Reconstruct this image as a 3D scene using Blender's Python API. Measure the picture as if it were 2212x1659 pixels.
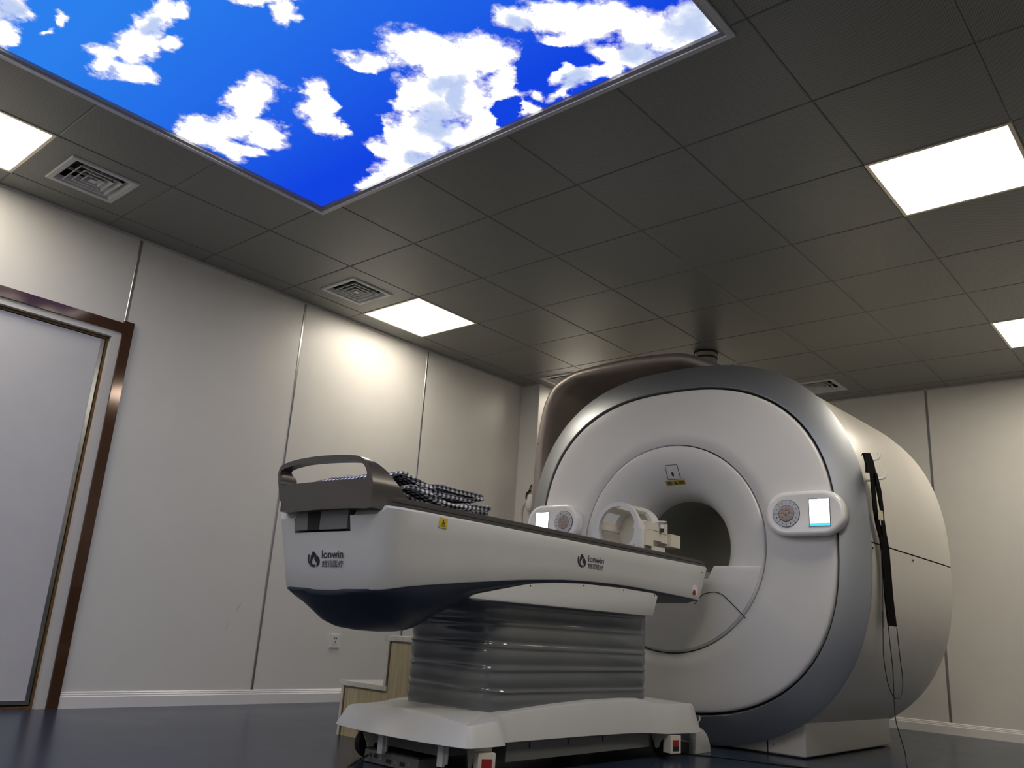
import bpy, bmesh, math, random
from mathutils import Vector, Matrix
import numpy as np
random.seed(7)
PI = math.pi
scene = bpy.context.scene
for o in list(bpy.data.objects): bpy.data.objects.remove(o)
COL = scene.collection

# ------------------------------------------------------------------ camera
YAW, PITCH, ROLL = math.radians(41.74106), math.radians(16.21157), math.radians(3.76554)
FPX, CAMZ = 1811.22, 0.56135
CH = 2.7149                       # ceiling height
_f = Vector((math.cos(PITCH)*math.cos(YAW), math.cos(PITCH)*math.sin(YAW), math.sin(PITCH)))
_r0 = Vector((math.sin(YAW), -math.cos(YAW), 0)); _u0 = _r0.cross(_f)
_r = math.cos(ROLL)*_r0 + math.sin(ROLL)*_u0
_u = -math.sin(ROLL)*_r0 + math.cos(ROLL)*_u0
cam_data = bpy.data.cameras.new('camera'); cam = bpy.data.objects.new('camera', cam_data); COL.objects.link(cam)
cam_data.sensor_fit = 'HORIZONTAL'; cam_data.sensor_width = 36.0; cam_data.lens = FPX/2212*36.0
cam_data.clip_start = 0.02
cam.matrix_world = Matrix(((_r.x, _u.x, -_f.x, 0), (_r.y, _u.y, -_f.y, 0), (_r.z, _u.z, -_f.z, CAMZ), (0, 0, 0, 1)))
scene.camera = cam

def ray(q): return _f + _r*((q[0]-1106)/FPX) - _u*((q[1]-829.5)/FPX)
def atx(q, x): d = ray(q); t = x/d.x; return Vector((x, d.y*t, CAMZ+d.z*t))
def aty(q, y): d = ray(q); t = y/d.y; return Vector((d.x*t, y, CAMZ+d.z*t))
def atz(q, z): d = ray(q); t = (z-CAMZ)/d.z; return Vector((d.x*t, d.y*t, z))

# ------------------------------------------------------------------ light and exposure
LAMP = 13.0           # ceiling light panels of the row along the door wall
LAMP2 = 22.0          # panels of the brighter row on the other side
SKYW = 4.5           # white of the backlit sky print
scene.view_settings.view_transform = 'Standard'; scene.view_settings.look = 'None'
scene.view_settings.gamma = 1.0; scene.view_settings.use_curve_mapping = False
scene.view_settings.exposure = 0.06
world = bpy.data.worlds.new('world'); scene.world = world; world.use_nodes = True
world.node_tree.nodes['Background'].inputs[0].default_value = (0.02, 0.02, 0.02, 1)
world.node_tree.nodes['Background'].inputs[1].default_value = 0.0

# ------------------------------------------------------------------ materials
def new_mat(name):
    m = bpy.data.materials.new(name); m.use_nodes = True
    return m, m.node_tree, m.node_tree.nodes['Principled BSDF']
def mat(name, col, rough=0.5, metal=0.0, spec=0.5, nscale=0, namt=0.0, bump=0.0, bscale=60, coat=0.0):
    m, nt, b = new_mat(name)
    b.inputs['Base Color'].default_value = (*col, 1); b.inputs['Roughness'].default_value = rough
    b.inputs['Metallic'].default_value = metal; b.inputs['Specular IOR Level'].default_value = spec
    b.inputs['Coat Weight'].default_value = coat; b.inputs['Coat Roughness'].default_value = 0.08
    tc = nt.nodes.new('ShaderNodeTexCoord')
    if nscale:
        n = nt.nodes.new('ShaderNodeTexNoise'); n.inputs['Scale'].default_value = nscale; n.inputs['Detail'].default_value = 6
        nt.links.new(tc.outputs['Object'], n.inputs['Vector'])
        r = nt.nodes.new('ShaderNodeValToRGB')
        r.color_ramp.elements[0].position = 0.3; r.color_ramp.elements[1].position = 0.7
        r.color_ramp.elements[0].color = (*[max(0, c*(1-namt)) for c in col], 1)
        r.color_ramp.elements[1].color = (*[min(1, c*(1+namt)) for c in col], 1)
        nt.links.new(n.outputs['Fac'], r.inputs['Fac']); nt.links.new(r.outputs['Color'], b.inputs['Base Color'])
    if bump:
        n2 = nt.nodes.new('ShaderNodeTexNoise'); n2.inputs['Scale'].default_value = bscale; n2.inputs['Detail'].default_value = 3
        nt.links.new(tc.outputs['Object'], n2.inputs['Vector'])
        bp = nt.nodes.new('ShaderNodeBump'); bp.inputs['Strength'].default_value = bump; bp.inputs['Distance'].default_value = 0.002
        nt.links.new(n2.outputs['Fac'], bp.inputs['Height']); nt.links.new(bp.outputs['Normal'], b.inputs['Normal'])
    return m
def emit(name, col, strength):
    m, nt, b = new_mat(name)
    b.inputs['Base Color'].default_value = (*[min(1, c) for c in col], 1)
    b.inputs['Emission Color'].default_value = (*col, 1); b.inputs['Emission Strength'].default_value = strength
    return m

M = {}
M['wall'] = mat('wall_panel_paint', (0.70, 0.69, 0.67), 0.36, 0, 0.45, 5, 0.015, 0.05, 25)
M['walledge'] = mat('wall_core', (0.35, 0.35, 0.34), 0.7)
M['seam'] = mat('brushed_aluminium', (0.42, 0.41, 0.42), 0.28, 0.9, 0.5, 40, 0.06)
M['skirt'] = mat('baseboard_plastic', (0.80, 0.79, 0.80), 0.35, 0, 0.5)
M['plenum'] = mat('dark_plenum', (0.03, 0.03, 0.03), 0.9)
M['trimgrey'] = mat('ceiling_trim_paint', (0.50, 0.50, 0.50), 0.45, 0.0, 0.5)
M['skyframe'] = mat('sky_frame_aluminium', (0.55, 0.55, 0.58), 0.4, 0.3)
M['skyframe2'] = mat('sky_frame_inner_paint', (0.30, 0.29, 0.31), 0.5)
M['vent'] = mat('vent_plastic', (0.62, 0.63, 0.63), 0.45)
M['ventdark'] = mat('vent_duct', (0.015, 0.015, 0.015), 0.9)
M['brown'] = mat('door_casing_bronze', (0.080, 0.038, 0.020), 0.09, 0.25, 0.6, 8, 0.12)
M['jamb'] = mat('door_jamb_paint', (0.62, 0.60, 0.58), 0.4)
M['gasket'] = mat('door_gasket_brass', (0.16, 0.09, 0.035), 0.45, 0.4, 0.5, 60, 0.5)
M['leaf'] = mat('door_leaf_paint', (0.60, 0.60, 0.63), 0.32, 0, 0.5, 6, 0.02)
M['steel'] = mat('polished_steel', (0.42, 0.43, 0.45), 0.22, 1.0)
M['white'] = mat('scanner_white', (0.66, 0.66, 0.67), 0.34, 0, 0.5, 6, 0.012)
M['cream'] = mat('scanner_side_white', (0.68, 0.66, 0.62), 0.38, 0, 0.5, 6, 0.012)
M['ring'] = mat('scanner_ring_grey', (0.36, 0.38, 0.41), 0.40, 0.85, 0.5)
M['groove'] = mat('black_gap', (0.006, 0.006, 0.008), 0.8)
M['bore'] = mat('bore_liner_grey', (0.30, 0.31, 0.28), 0.5)
M['bronze'] = mat('cowl_bronze', (0.27, 0.235, 0.22), 0.35, 0.5, 0.5)
M['pod'] = mat('control_pod_gloss_white', (0.84, 0.84, 0.86), 0.12, 0, 0.5, coat=0.5)
M['key'] = mat('key_pale', (0.50, 0.53, 0.60), 0.35)
M['keytan'] = mat('key_mauve', (0.36, 0.29, 0.28), 0.35)
M['ink'] = mat('dark_ink', (0.012, 0.014, 0.02), 0.5)
M['twhite'] = mat('table_shell_white', (0.54, 0.55, 0.56), 0.4, 0, 0.4, 8, 0.015)
M['navy'] = mat('table_belly_navy', (0.022, 0.03, 0.052), 0.42, 0.0, 0.4)
M['tbrown'] = mat('tabletop_taupe', (0.080, 0.072, 0.068), 0.32, 0.3, 0.5)
M['latch'] = mat('latch_grey', (0.13, 0.13, 0.135), 0.42)
M['black'] = mat('black_rubber', (0.008, 0.008, 0.008), 0.6, bump=0.1)
M['fabricblack'] = mat('black_webbing', (0.003, 0.003, 0.0035), 0.9, 0, 0.05, bump=0.3, bscale=300)
M['yellow'] = mat('yellow_sticker', (0.60, 0.45, 0.03), 0.5)
M['yellow2'] = mat('dull_yellow_tape', (0.40, 0.31, 0.04), 0.5)
M['darktape'] = mat('tape_print', (0.14, 0.10, 0.012), 0.5)
M['red'] = mat('red_plastic', (0.32, 0.015, 0.02), 0.35)
M['bellows'] = mat('bellows_vinyl', (0.135, 0.145, 0.155), 0.13, 0, 0.6, 3, 0.05, 0.35, 5)
M['dark'] = mat('undercarriage_black', (0.03, 0.03, 0.033), 0.55)
M['darkgrey'] = mat('chassis_grey', (0.14, 0.145, 0.15), 0.5)
M['coil'] = mat('coil_cream_plastic', (0.70, 0.67, 0.58), 0.4)
M['coilw'] = mat('coil_white_plastic', (0.72, 0.72, 0.72), 0.35)
M['outlet'] = mat('outlet_plastic', (0.74, 0.74, 0.73), 0.3)
M['wood_edge'] = mat('pvc_edge_band', (0.56, 0.54, 0.46), 0.45, 0, 0.4, 30, 0.12)
M['wood_gap'] = mat('board_edge_brown', (0.15, 0.10, 0.05), 0.7)
M['pipe'] = mat('pipe_grey', (0.34, 0.33, 0.29), 0.5)
M['beige'] = mat('beige_tube', (0.66, 0.60, 0.44), 0.4)
M['lampglass'] = emit('lit_diffuser', (1.0, 0.905, 0.75), LAMP)
M['lampglass2'] = emit('lit_diffuser_bright', (1.0, 0.900, 0.735), LAMP2)
M['lampframe'] = mat('lamp_frame', (0.72, 0.66, 0.55), 0.3, 0.5)
M['screen'] = emit('lit_screen', (0.97, 1.0, 1.0), 2.2)
M['screenblue'] = emit('lit_screen_cyan', (0.05, 0.55, 0.75), 1.0)

def wood_mat():
    m, nt, b = new_mat('pale_maple_laminate'); b.inputs['Roughness'].default_value = 0.45
    tc = nt.nodes.new('ShaderNodeTexCoord'); mp = nt.nodes.new('ShaderNodeMapping'); mp.inputs['Scale'].default_value = (60, 60, 2.5)
    n = nt.nodes.new('ShaderNodeTexNoise'); n.inputs['Scale'].default_value = 1.0; n.inputs['Detail'].default_value = 5
    r = nt.nodes.new('ShaderNodeValToRGB')
    r.color_ramp.elements[0].color = (0.36, 0.29, 0.155, 1); r.color_ramp.elements[1].color = (0.50, 0.42, 0.25, 1)
    r.color_ramp.elements[0].position = 0.3; r.color_ramp.elements[1].position = 0.65
    nt.links.new(tc.outputs['Object'], mp.inputs['Vector']); nt.links.new(mp.outputs['Vector'], n.inputs['Vector'])
    nt.links.new(n.outputs['Fac'], r.inputs['Fac']); nt.links.new(r.outputs['Color'], b.inputs['Base Color'])
    return m
M['wood'] = wood_mat()

def floor_mat():
    m, nt, b = new_mat('blue_grey_vinyl'); b.inputs['Roughness'].default_value = 0.24; b.inputs['Specular IOR Level'].default_value = 0.30
    tc = nt.nodes.new('ShaderNodeTexCoord')
    n = nt.nodes.new('ShaderNodeTexNoise'); n.inputs['Scale'].default_value = 2.2; n.inputs['Detail'].default_value = 8; n.inputs['Roughness'].default_value = 0.65
    n2 = nt.nodes.new('ShaderNodeTexNoise'); n2.inputs['Scale'].default_value = 160; n2.inputs['Detail'].default_value = 2
    mx = nt.nodes.new('ShaderNodeMath'); mx.operation = 'MULTIPLY_ADD'; mx.inputs[1].default_value = 0.35
    r = nt.nodes.new('ShaderNodeValToRGB')
    r.color_ramp.elements[0].position = 0.42; r.color_ramp.elements[1].position = 0.92
    r.color_ramp.elements[0].color = (0.016, 0.026, 0.050, 1); r.color_ramp.elements[1].color = (0.033, 0.047, 0.082, 1)
    nt.links.new(tc.outputs['Object'], n.inputs['Vector']); nt.links.new(tc.outputs['Object'], n2.inputs['Vector'])
    nt.links.new(n2.outputs['Fac'], mx.inputs[0]); nt.links.new(n.outputs['Fac'], mx.inputs[2])
    nt.links.new(mx.outputs[0], r.inputs['Fac']); nt.links.new(r.outputs['Color'], b.inputs['Base Color'])
    rr = nt.nodes.new('ShaderNodeMapRange'); rr.inputs['To Min'].default_value = 0.21; rr.inputs['To Max'].default_value = 0.29
    nt.links.new(n.outputs['Fac'], rr.inputs['Value']); nt.links.new(rr.outputs[0], b.inputs['Roughness'])
    return m
M['floor'] = floor_mat()

def tile_mat():
    # metal ceiling tile with rows of fine perforations, object coordinates in metres
    m, nt, b = new_mat('perforated_tile_paint'); b.inputs['Roughness'].default_value = 0.36; b.inputs['Specular IOR Level'].default_value = 0.5
    tc = nt.nodes.new('ShaderNodeTexCoord')
    sc = nt.nodes.new('ShaderNodeVectorMath'); sc.operation = 'SCALE'; sc.inputs['Scale'].default_value = 1/0.0075
    fr = nt.nodes.new('ShaderNodeVectorMath'); fr.operation = 'FRACTION'
    sb = nt.nodes.new('ShaderNodeVectorMath'); sb.operation = 'SUBTRACT'; sb.inputs[1].default_value = (0.5, 0.5, 0)
    ml = nt.nodes.new('ShaderNodeVectorMath'); ml.operation = 'MULTIPLY'; ml.inputs[1].default_value = (1, 1, 0)
    ln = nt.nodes.new('ShaderNodeVectorMath'); ln.operation = 'LENGTH'
    lt = nt.nodes.new('ShaderNodeMath'); lt.operation = 'LESS_THAN'; lt.inputs[1].default_value = 0.26
    mx = nt.nodes.new('ShaderNodeMix'); mx.data_type = 'RGBA'
    mx.inputs['A'].default_value = (0.255, 0.258, 0.237, 1); mx.inputs['B'].default_value = (0.07, 0.07, 0.07, 1)
    L = nt.links.new
    L(tc.outputs['Object'], sc.inputs[0]); L(sc.outputs[0], fr.inputs[0]); L(fr.outputs[0], sb.inputs[0]); L(sb.outputs[0], ml.inputs[0])
    L(ml.outputs[0], ln.inputs[0]); L(ln.outputs['Value'], lt.inputs[0]); L(lt.outputs[0], mx.inputs['Factor'])
    L(mx.outputs['Result'], b.inputs['Base Color'])
    return m
M['tile'] = tile_mat()

def gingham_mat():
    m, nt, b = new_mat('gingham_cotton'); b.inputs['Roughness'].default_value = 0.85; b.inputs['Specular IOR Level'].default_value = 0.2
    uv = nt.nodes.new('ShaderNodeUVMap'); uv.uv_map = 'cloth'
    sx = nt.nodes.new('ShaderNodeSeparateXYZ'); nt.links.new(uv.outputs[0], sx.inputs[0])
    outs = []
    for k in (0, 1):
        a = nt.nodes.new('ShaderNodeMath'); a.operation = 'FRACT'; nt.links.new(sx.outputs[k], a.inputs[0])
        g = nt.nodes.new('ShaderNodeMath'); g.operation = 'GREATER_THAN'; g.inputs[1].default_value = 0.5
        nt.links.new(a.outputs[0], g.inputs[0]); outs.append(g)
    s = nt.nodes.new('ShaderNodeMath'); s.operation = 'MULTIPLY_ADD'; s.inputs[1].default_value = 0.5
    h = nt.nodes.new('ShaderNodeMath'); h.operation = 'MULTIPLY'; h.inputs[1].default_value = 0.5
    nt.links.new(outs[1].outputs[0], h.inputs[0]); nt.links.new(outs[0].outputs[0], s.inputs[0]); nt.links.new(h.outputs[0], s.inputs[2])
    r = nt.nodes.new('ShaderNodeValToRGB'); r.color_ramp.interpolation = 'CONSTANT'
    e = r.color_ramp.elements; e[0].position = 0; e[0].color = (0.012, 0.013, 0.022, 1); e[1].position = 0.3; e[1].color = (0.15, 0.155, 0.18, 1)
    x = e.new(0.8); x.color = (0.82, 0.84, 0.90, 1)
    nt.links.new(s.outputs[0], r.inputs['Fac']); nt.links.new(r.outputs['Color'], b.inputs['Base Color'])
    n = nt.nodes.new('ShaderNodeTexNoise'); n.inputs['Scale'].default_value = 400
    bp = nt.nodes.new('ShaderNodeBump'); bp.inputs['Strength'].default_value = 0.3; bp.inputs['Distance'].default_value = 0.001
    nt.links.new(n.outputs['Fac'], bp.inputs['Height']); nt.links.new(bp.outputs['Normal'], b.inputs['Normal'])
    return m
M['gingham'] = gingham_mat()

# the printed sky: cloud shapes are soft ellipses broken up by fractal noise (flat backlit print)
BLOBS = [  # pixel centre x, y, half axes, tilt in degrees
 (335,40,70,42,-50),(385,22,32,20,0),(300,105,68,46,-40),(232,135,48,34,-20),(285,160,62,22,10),(378,98,28,16,0),
 (20,25,52,44,0),(15,82,34,34,0),(135,42,17,20,0),(112,80,20,12,-30),(570,2,84,18,5),(612,38,26,26,30),
 (535,222,62,42,-30),(478,285,112,34,-8),(562,295,46,40,0),(420,280,62,22,-20),(505,332,58,22,20),(545,335,40,18,0),
 (690,232,52,48,20),(672,200,34,28,0),(705,272,48,28,20),(740,282,30,20,0),
 (800,140,80,30,-10),(895,110,92,46,0),(965,150,95,70,20),(1062,128,66,52,10),(1085,180,48,50,0),(935,235,78,78,0),
 (1005,225,80,70,0),(885,205,48,56,0),(1035,262,56,48,20),(855,330,86,36,0),(905,300,96,50,0),(880,368,80,40,-10),
 (995,300,70,38,0),(800,400,44,18,-20),(770,150,44,16,0),
 (1110,45,52,26,0),(1200,38,84,30,0),(1285,60,92,40,0),(1225,86,62,24,0),(1335,45,84,36,0),(1410,70,84,44,0),(1460,90,70,50,0),(1495,60,60,56,0),
 (1330,125,60,26,20),(1390,130,70,38,0),(1195,170,70,24,-10),(1255,172,62,26,-10),(1130,236,50,16,10),(1215,205,56,12,-20),(1305,165,52,20,-20),
 (1150,205,30,14,30)]
def sky_mat():
    m, nt, b = new_mat('backlit_sky_print'); N = nt.nodes; L = nt.links.new
    nt.nodes.remove(b); out = nt.nodes['Material Output']
    def math_(op, a=None, bb=None, c=None):
        n = N.new('ShaderNodeMath'); n.operation = op
        for i, v in enumerate((a, bb, c)):
            if v is None: continue
            if isinstance(v, (int, float)): n.inputs[i].default_value = v
            else: L(v, n.inputs[i])
        return n.outputs[0]
    tc = N.new('ShaderNodeTexCoord'); P = tc.outputs['Object']
    def noise(scale, detail, rough, vec=P):
        n = N.new('ShaderNodeTexNoise'); n.inputs['Scale'].default_value = scale; n.inputs['Detail'].default_value = detail
        n.inputs['Roughness'].default_value = rough; L(vec, n.inputs['Vector']); return n
    w = noise(4.5, 5, 0.6)
    sub = N.new('ShaderNodeVectorMath'); sub.operation = 'SUBTRACT'; sub.inputs[1].default_value = (0.5, 0.5, 0.5); L(w.outputs['Color'], sub.inputs[0])
    sc = N.new('ShaderNodeVectorMath'); sc.operation = 'SCALE'; sc.inputs['Scale'].default_value = 0.21; L(sub.outputs[0], sc.inputs[0])
    ad = N.new('ShaderNodeVectorMath'); ad.operation = 'ADD'; L(P, ad.inputs[0]); L(sc.outputs[0], ad.inputs[1])
    field = None
    for (px, py_, rx, ry, a) in BLOBS:
        c = atz((px, py_), CH); ca, sa = math.cos(math.radians(a)), math.sin(math.radians(a))
        v1 = atz((px+rx*ca*0.25, py_+rx*sa*0.25), CH)-c; v2 = atz((px-ry*sa*0.25, py_+ry*ca*0.25), CH)-c
        J = np.array([[v1.x, v2.x], [v1.y, v2.y]])*4
        U, S, _ = np.linalg.svd(J); th = math.atan2(U[1, 0], U[0, 0])
        mp = N.new('ShaderNodeMapping'); mp.vector_type = 'TEXTURE'
        mp.inputs['Location'].default_value = (c.x, c.y, 0); mp.inputs['Rotation'].default_value = (0, 0, th)
        mp.inputs['Scale'].default_value = (S[0], S[1], 1000)
        L(ad.outputs[0], mp.inputs['Vector'])
        ln = N.new('ShaderNodeVectorMath'); ln.operation = 'LENGTH'; L(mp.outputs[0], ln.inputs[0])
        v = math_('SUBTRACT', 0.99, ln.outputs['Value'])
        field = v if field is None else math_('MAXIMUM', field, v)
    def ell(px, py_, rx, ry, a, src):
        c = atz((px, py_), CH); ca, sa = math.cos(math.radians(a)), math.sin(math.radians(a))
        v1 = atz((px+rx*ca*0.25, py_+rx*sa*0.25), CH)-c; v2 = atz((px-ry*sa*0.25, py_+ry*ca*0.25), CH)-c
        U, S, _ = np.linalg.svd(np.array([[v1.x, v2.x], [v1.y, v2.y]])*4)
        mp = N.new('ShaderNodeMapping'); mp.vector_type = 'TEXTURE'
        mp.inputs['Location'].default_value = (c.x, c.y, 0); mp.inputs['Rotation'].default_value = (0, 0, math.atan2(U[1, 0], U[0, 0]))
        mp.inputs['Scale'].default_value = (S[0], S[1], 1000); L(src, mp.inputs['Vector'])
        ln = N.new('ShaderNodeVectorMath'); ln.operation = 'LENGTH'; L(mp.outputs[0], ln.inputs[0])
        return math_('MAXIMUM', math_('SUBTRACT', 1.0, ln.outputs['Value']), 0.0)
    for hole in ((780, 205, 85, 48, 25), (775, 268, 60, 26, 20), (775, 345, 40, 28, 0), (1158, 150, 46, 60, 30), (1230, 128, 75, 26, 12), (1095, 240, 22, 40, 20), (1065, 300, 30, 24, 0), (1290, 215, 60, 22, -25)):
        field = math_('MULTIPLY_ADD', ell(*hole, ad.outputs[0]), -2.2, field)
    shade = None
    for sb in ((945, 285, 70, 90, -20), (985, 205, 45, 75, 10), (950, 190, 60, 40, 0), (1490, 70, 90, 80, 0), (1390, 125, 90, 45, -10), (1270, 110, 60, 30, 10), (330, 60, 40, 40, 0), (1120, 50, 60, 40, 0), (1250, 180, 90, 40, -10), (20, 30, 50, 50, 0), (900, 345, 50, 30, 0)):
        v = ell(*sb, ad.outputs[0]); shade = v if shade is None else math_('MAXIMUM', shade, v)
    # same style of cloud further along the print, beyond the part in view
    far = noise(1.1, 3, 0.5); sx = N.new('ShaderNodeSeparateXYZ'); L(P, sx.inputs[0])
    fm = math_('MULTIPLY', math_('SUBTRACT', far.outputs['Fac'], 0.47), 5.0)
    out_of_view = math_('LESS_THAN', sx.outputs[0], 0.45)
    field = math_('MAXIMUM', field, math_('SUBTRACT', math_('MULTIPLY', fm, out_of_view), math_('MULTIPLY', math_('SUBTRACT', 1.0, out_of_view), 3.0)))
    det = noise(7.5, 11, 0.68)
    dens = math_('MULTIPLY_ADD', math_('SUBTRACT', det.outputs['Fac'], 0.5), 2.1, field)
    edge = N.new('ShaderNodeMapRange'); edge.interpolation_type = 'SMOOTHSTEP'
    edge.inputs['From Min'].default_value = -0.12; edge.inputs['From Max'].default_value = 0.50; L(dens, edge.inputs['Value'])
    # blue field: azure towards the door side, deeper towards the scanner
    g = N.new('ShaderNodeMapRange'); g.inputs['From Min'].default_value = 0.9; g.inputs['From Max'].default_value = 2.2; L(sx.outputs[0], g.inputs['Value'])
    blue = N.new('ShaderNodeMix'); blue.data_type = 'RGBA'; L(g.outputs[0], blue.inputs['Factor'])
    blue.inputs['A'].default_value = (0.024, 0.205, 0.81, 1); blue.inputs['B'].default_value = (0.006, 0.055, 0.72, 1)
    sh = noise(4.0, 5, 0.6)
    shv = math_('MULTIPLY_ADD', math_('SUBTRACT', sh.outputs['Fac'], 0.5), 1.6, math_('MULTIPLY', shade, 1.25))
    shr = N.new('ShaderNodeMapRange'); shr.interpolation_type = 'SMOOTHSTEP'; shr.inputs['From Min'].default_value = 0.22; shr.inputs['From Max'].default_value = 0.95
    shr.inputs['To Max'].default_value = 1.0; L(shv, shr.inputs['Value'])
    white = N.new('ShaderNodeMix'); white.data_type = 'RGBA'; L(shr.outputs[0], white.inputs['Factor'])
    white.inputs['A'].default_value = (1.0, 1.0, 1.0, 1); white.inputs['B'].default_value = (0.50, 0.60, 0.86, 1)
    fin = N.new('ShaderNodeMix'); fin.data_type = 'RGBA'; L(edge.outputs[0], fin.inputs['Factor'])
    L(blue.outputs['Result'], fin.inputs['A']); L(white.outputs['Result'], fin.inputs['B'])
    core = math_('MULTIPLY', math_('POWER', edge.outputs[0], 9.0), math_('POWER', math_('SUBTRACT', 1.0, shr.outputs[0]), 6.0))
    gain = math_('MULTIPLY_ADD', core, SKYW-1.0, 1.0)
    em = N.new('ShaderNodeEmission'); L(fin.outputs['Result'], em.inputs['Color']); L(gain, em.inputs['Strength'])
    L(em.outputs[0], out.inputs['Surface'])
    return m
M['sky'] = sky_mat()

# ------------------------------------------------------------------ helpers
def link(name, me, m=None, parent=None):
    o = bpy.data.objects.new(name, me); COL.objects.link(o)
    if m is not None and me is not None: me.materials.append(M[m] if isinstance(m, str) else m)
    if parent is not None:
        o.parent = parent
        if parent.type == 'EMPTY': o.matrix_parent_inverse = Matrix.Translation(parent.location).inverted()
    return o
def finish(bm, smooth=None):
    bmesh.ops.recalc_face_normals(bm, faces=bm.faces)
    me = bpy.data.meshes.new('mesh'); bm.to_mesh(me); bm.free()
    if smooth:
        for p in me.polygons: p.use_smooth = True
        me.set_sharp_from_angle(angle=math.radians(smooth))
    return me
def mk(name, verts, faces, m, parent=None, smooth=None, bevel=0, seg=2):
    bm = bmesh.new(); vs = [bm.verts.new(v) for v in verts]
    for f in faces:
        try: bm.faces.new([vs[i] for i in f])
        except ValueError: pass
    bmesh.ops.recalc_face_normals(bm, faces=bm.faces)
    if bevel: do_bevel(bm, bevel, seg)
    return link(name, finish(bm, smooth), m, parent)
def do_bevel(bm, off, seg=2, ang=25):
    es = [e for e in bm.edges if len(e.link_faces) == 2 and e.calc_face_angle(0) > math.radians(ang)]
    bmesh.ops.bevel(bm, geom=es, offset=off, segments=seg, profile=0.5, affect='EDGES', clamp_overlap=True)
def bm_box(bm, lo, hi):
    vs = [bm.verts.new((x, y, z)) for x in (lo[0], hi[0]) for y in (lo[1], hi[1]) for z in (lo[2], hi[2])]
    for f in ((0,1,3,2),(4,6,7,5),(0,4,5,1),(2,3,7,6),(0,2,6,4),(1,5,7,3)): bm.faces.new([vs[i] for i in f])
def box(name, lo, hi, m, parent=None, bevel=0, seg=2):
    bm = bmesh.new(); bm_box(bm, lo, hi)
    if bevel: do_bevel(bm, bevel, seg)
    return link(name, finish(bm, 35 if bevel else None), m, parent)
def boxes(name, lst, m, parent=None, bevel=0):
    bm = bmesh.new()
    for lo, hi in lst: bm_box(bm, lo, hi)
    if bevel: do_bevel(bm, bevel)
    return link(name, finish(bm), m, parent)
def loft(name, rings, m, parent=None, closed=True, cap0=False, cap1=False, smooth=35, bevel=0):
    n = len(rings[0]); vs = [v for r in rings for v in r]; fs = []
    for i in range(len(rings)-1):
        for j in range(n if closed else n-1):
            k = (j+1) % n; fs.append((i*n+j, i*n+k, (i+1)*n+k, (i+1)*n+j))
    if cap0: fs.append(tuple(range(n)))
    if cap1: fs.append(tuple((len(rings)-1)*n+j for j in range(n)))
    return mk(name, vs, fs, m, parent, smooth, bevel)
def prism(name, poly, axis, lo, hi, m, parent=None, bevel=0, smooth=35, seg=2):
    def p3(a, b, c): return {'x': (c, a, b), 'y': (a, c, b), 'z': (a, b, c)}[axis]
    n = len(poly); vs = [p3(a, b, lo) for a, b in poly]+[p3(a, b, hi) for a, b in poly]
    fs = [tuple(range(n)), tuple(range(n, 2*n))]+[(i, (i+1) % n, n+(i+1) % n, n+i) for i in range(n)]
    return mk(name, vs, fs, m, parent, smooth, bevel, seg)
def catmull(pts, per=8, closed=False):
    P = [Vector(p) for p in pts]; n = len(P); out = []
    for i in range(n if closed else n-1):
        if closed: a, b, c, d = P[(i-1) % n], P[i], P[(i+1) % n], P[(i+2) % n]
        else: a, b, c, d = P[max(i-1, 0)], P[i], P[i+1], P[min(i+2, n-1)]
        for k in range(per):
            t = k/per
            out.append(0.5*((2*b)+(c-a)*t+(2*a-5*b+4*c-d)*t*t+(3*b-a-3*c+d)*t**3))
    if not closed: out.append(P[-1])
    return out
def tube_rings(pts, r, seg=8, closed=False):
    P = [Vector(p) for p in pts]; rings = []; up = Vector((0.123, 0.31, 0.94)).normalized(); n = len(P)
    for i, p in enumerate(P):
        t = (P[(i+1) % n if closed else min(i+1, n-1)]-P[(i-1) % n if closed else max(i-1, 0)]).normalized()
        a = up-t*up.dot(t)
        if a.length < 1e-4: a = t.orthogonal()
        a.normalize(); b = t.cross(a); up = a
        rr = r[i] if isinstance(r, (list, tuple)) else r
        rings.append([p+a*math.cos(2*PI*k/seg)*rr+b*math.sin(2*PI*k/seg)*rr for k in range(seg)])
    return rings
def tube(name, pts, r, m, parent=None, seg=8, closed=False):
    R = tube_rings(pts, r, seg, closed)
    if closed: R.append(R[0])
    return loft(name, R, m, parent, cap0=not closed, cap1=not closed, smooth=50)
def lathe(name, prof, c, axis, m, parent=None, seg=32, smooth=35):
    """prof: list of (radius, along) closed by caps; axis x, y or z through c"""
    rings = []
    for r, a in prof:
        ring = []
        for k in range(seg):
            u, v = r*math.cos(2*PI*k/seg), r*math.sin(2*PI*k/seg)
            d = {'x': (a, u, v), 'y': (u, a, v), 'z': (u, v, a)}[axis]
            ring.append(Vector(c)+Vector(d))
        rings.append(ring)
    return loft(name, rings, m, parent, cap0=True, cap1=True, smooth=smooth)
def thing(name, label, cat, loc, group=None):
    o = bpy.data.objects.new(name, None); COL.objects.link(o); o.location = loc; o.empty_display_size = 0.1
    o['label'] = label; o['category'] = cat
    if group: o['group'] = group
    return o
def tag(o, label, cat, group=None):
    o['label'] = label; o['category'] = cat
    if group: o['group'] = group
    return o
def struct(o, label=None):
    o['kind'] = 'structure'
    if label: o['label'] = label
    return o
def dup(root, loc, label=None, group=None):
    r = root.copy(); COL.objects.link(r); r.location = loc
    if label: r['label'] = label
    if group: r['group'] = group
    for ch in list(root.children):
        c = ch.copy(); COL.objects.link(c); c.parent = r; c.matrix_parent_inverse = ch.matrix_parent_inverse.copy()
        for g in list(ch.children):
            d = g.copy(); COL.objects.link(d); d.parent = c; d.matrix_parent_inverse = g.matrix_parent_inverse.copy()
    return r
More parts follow.
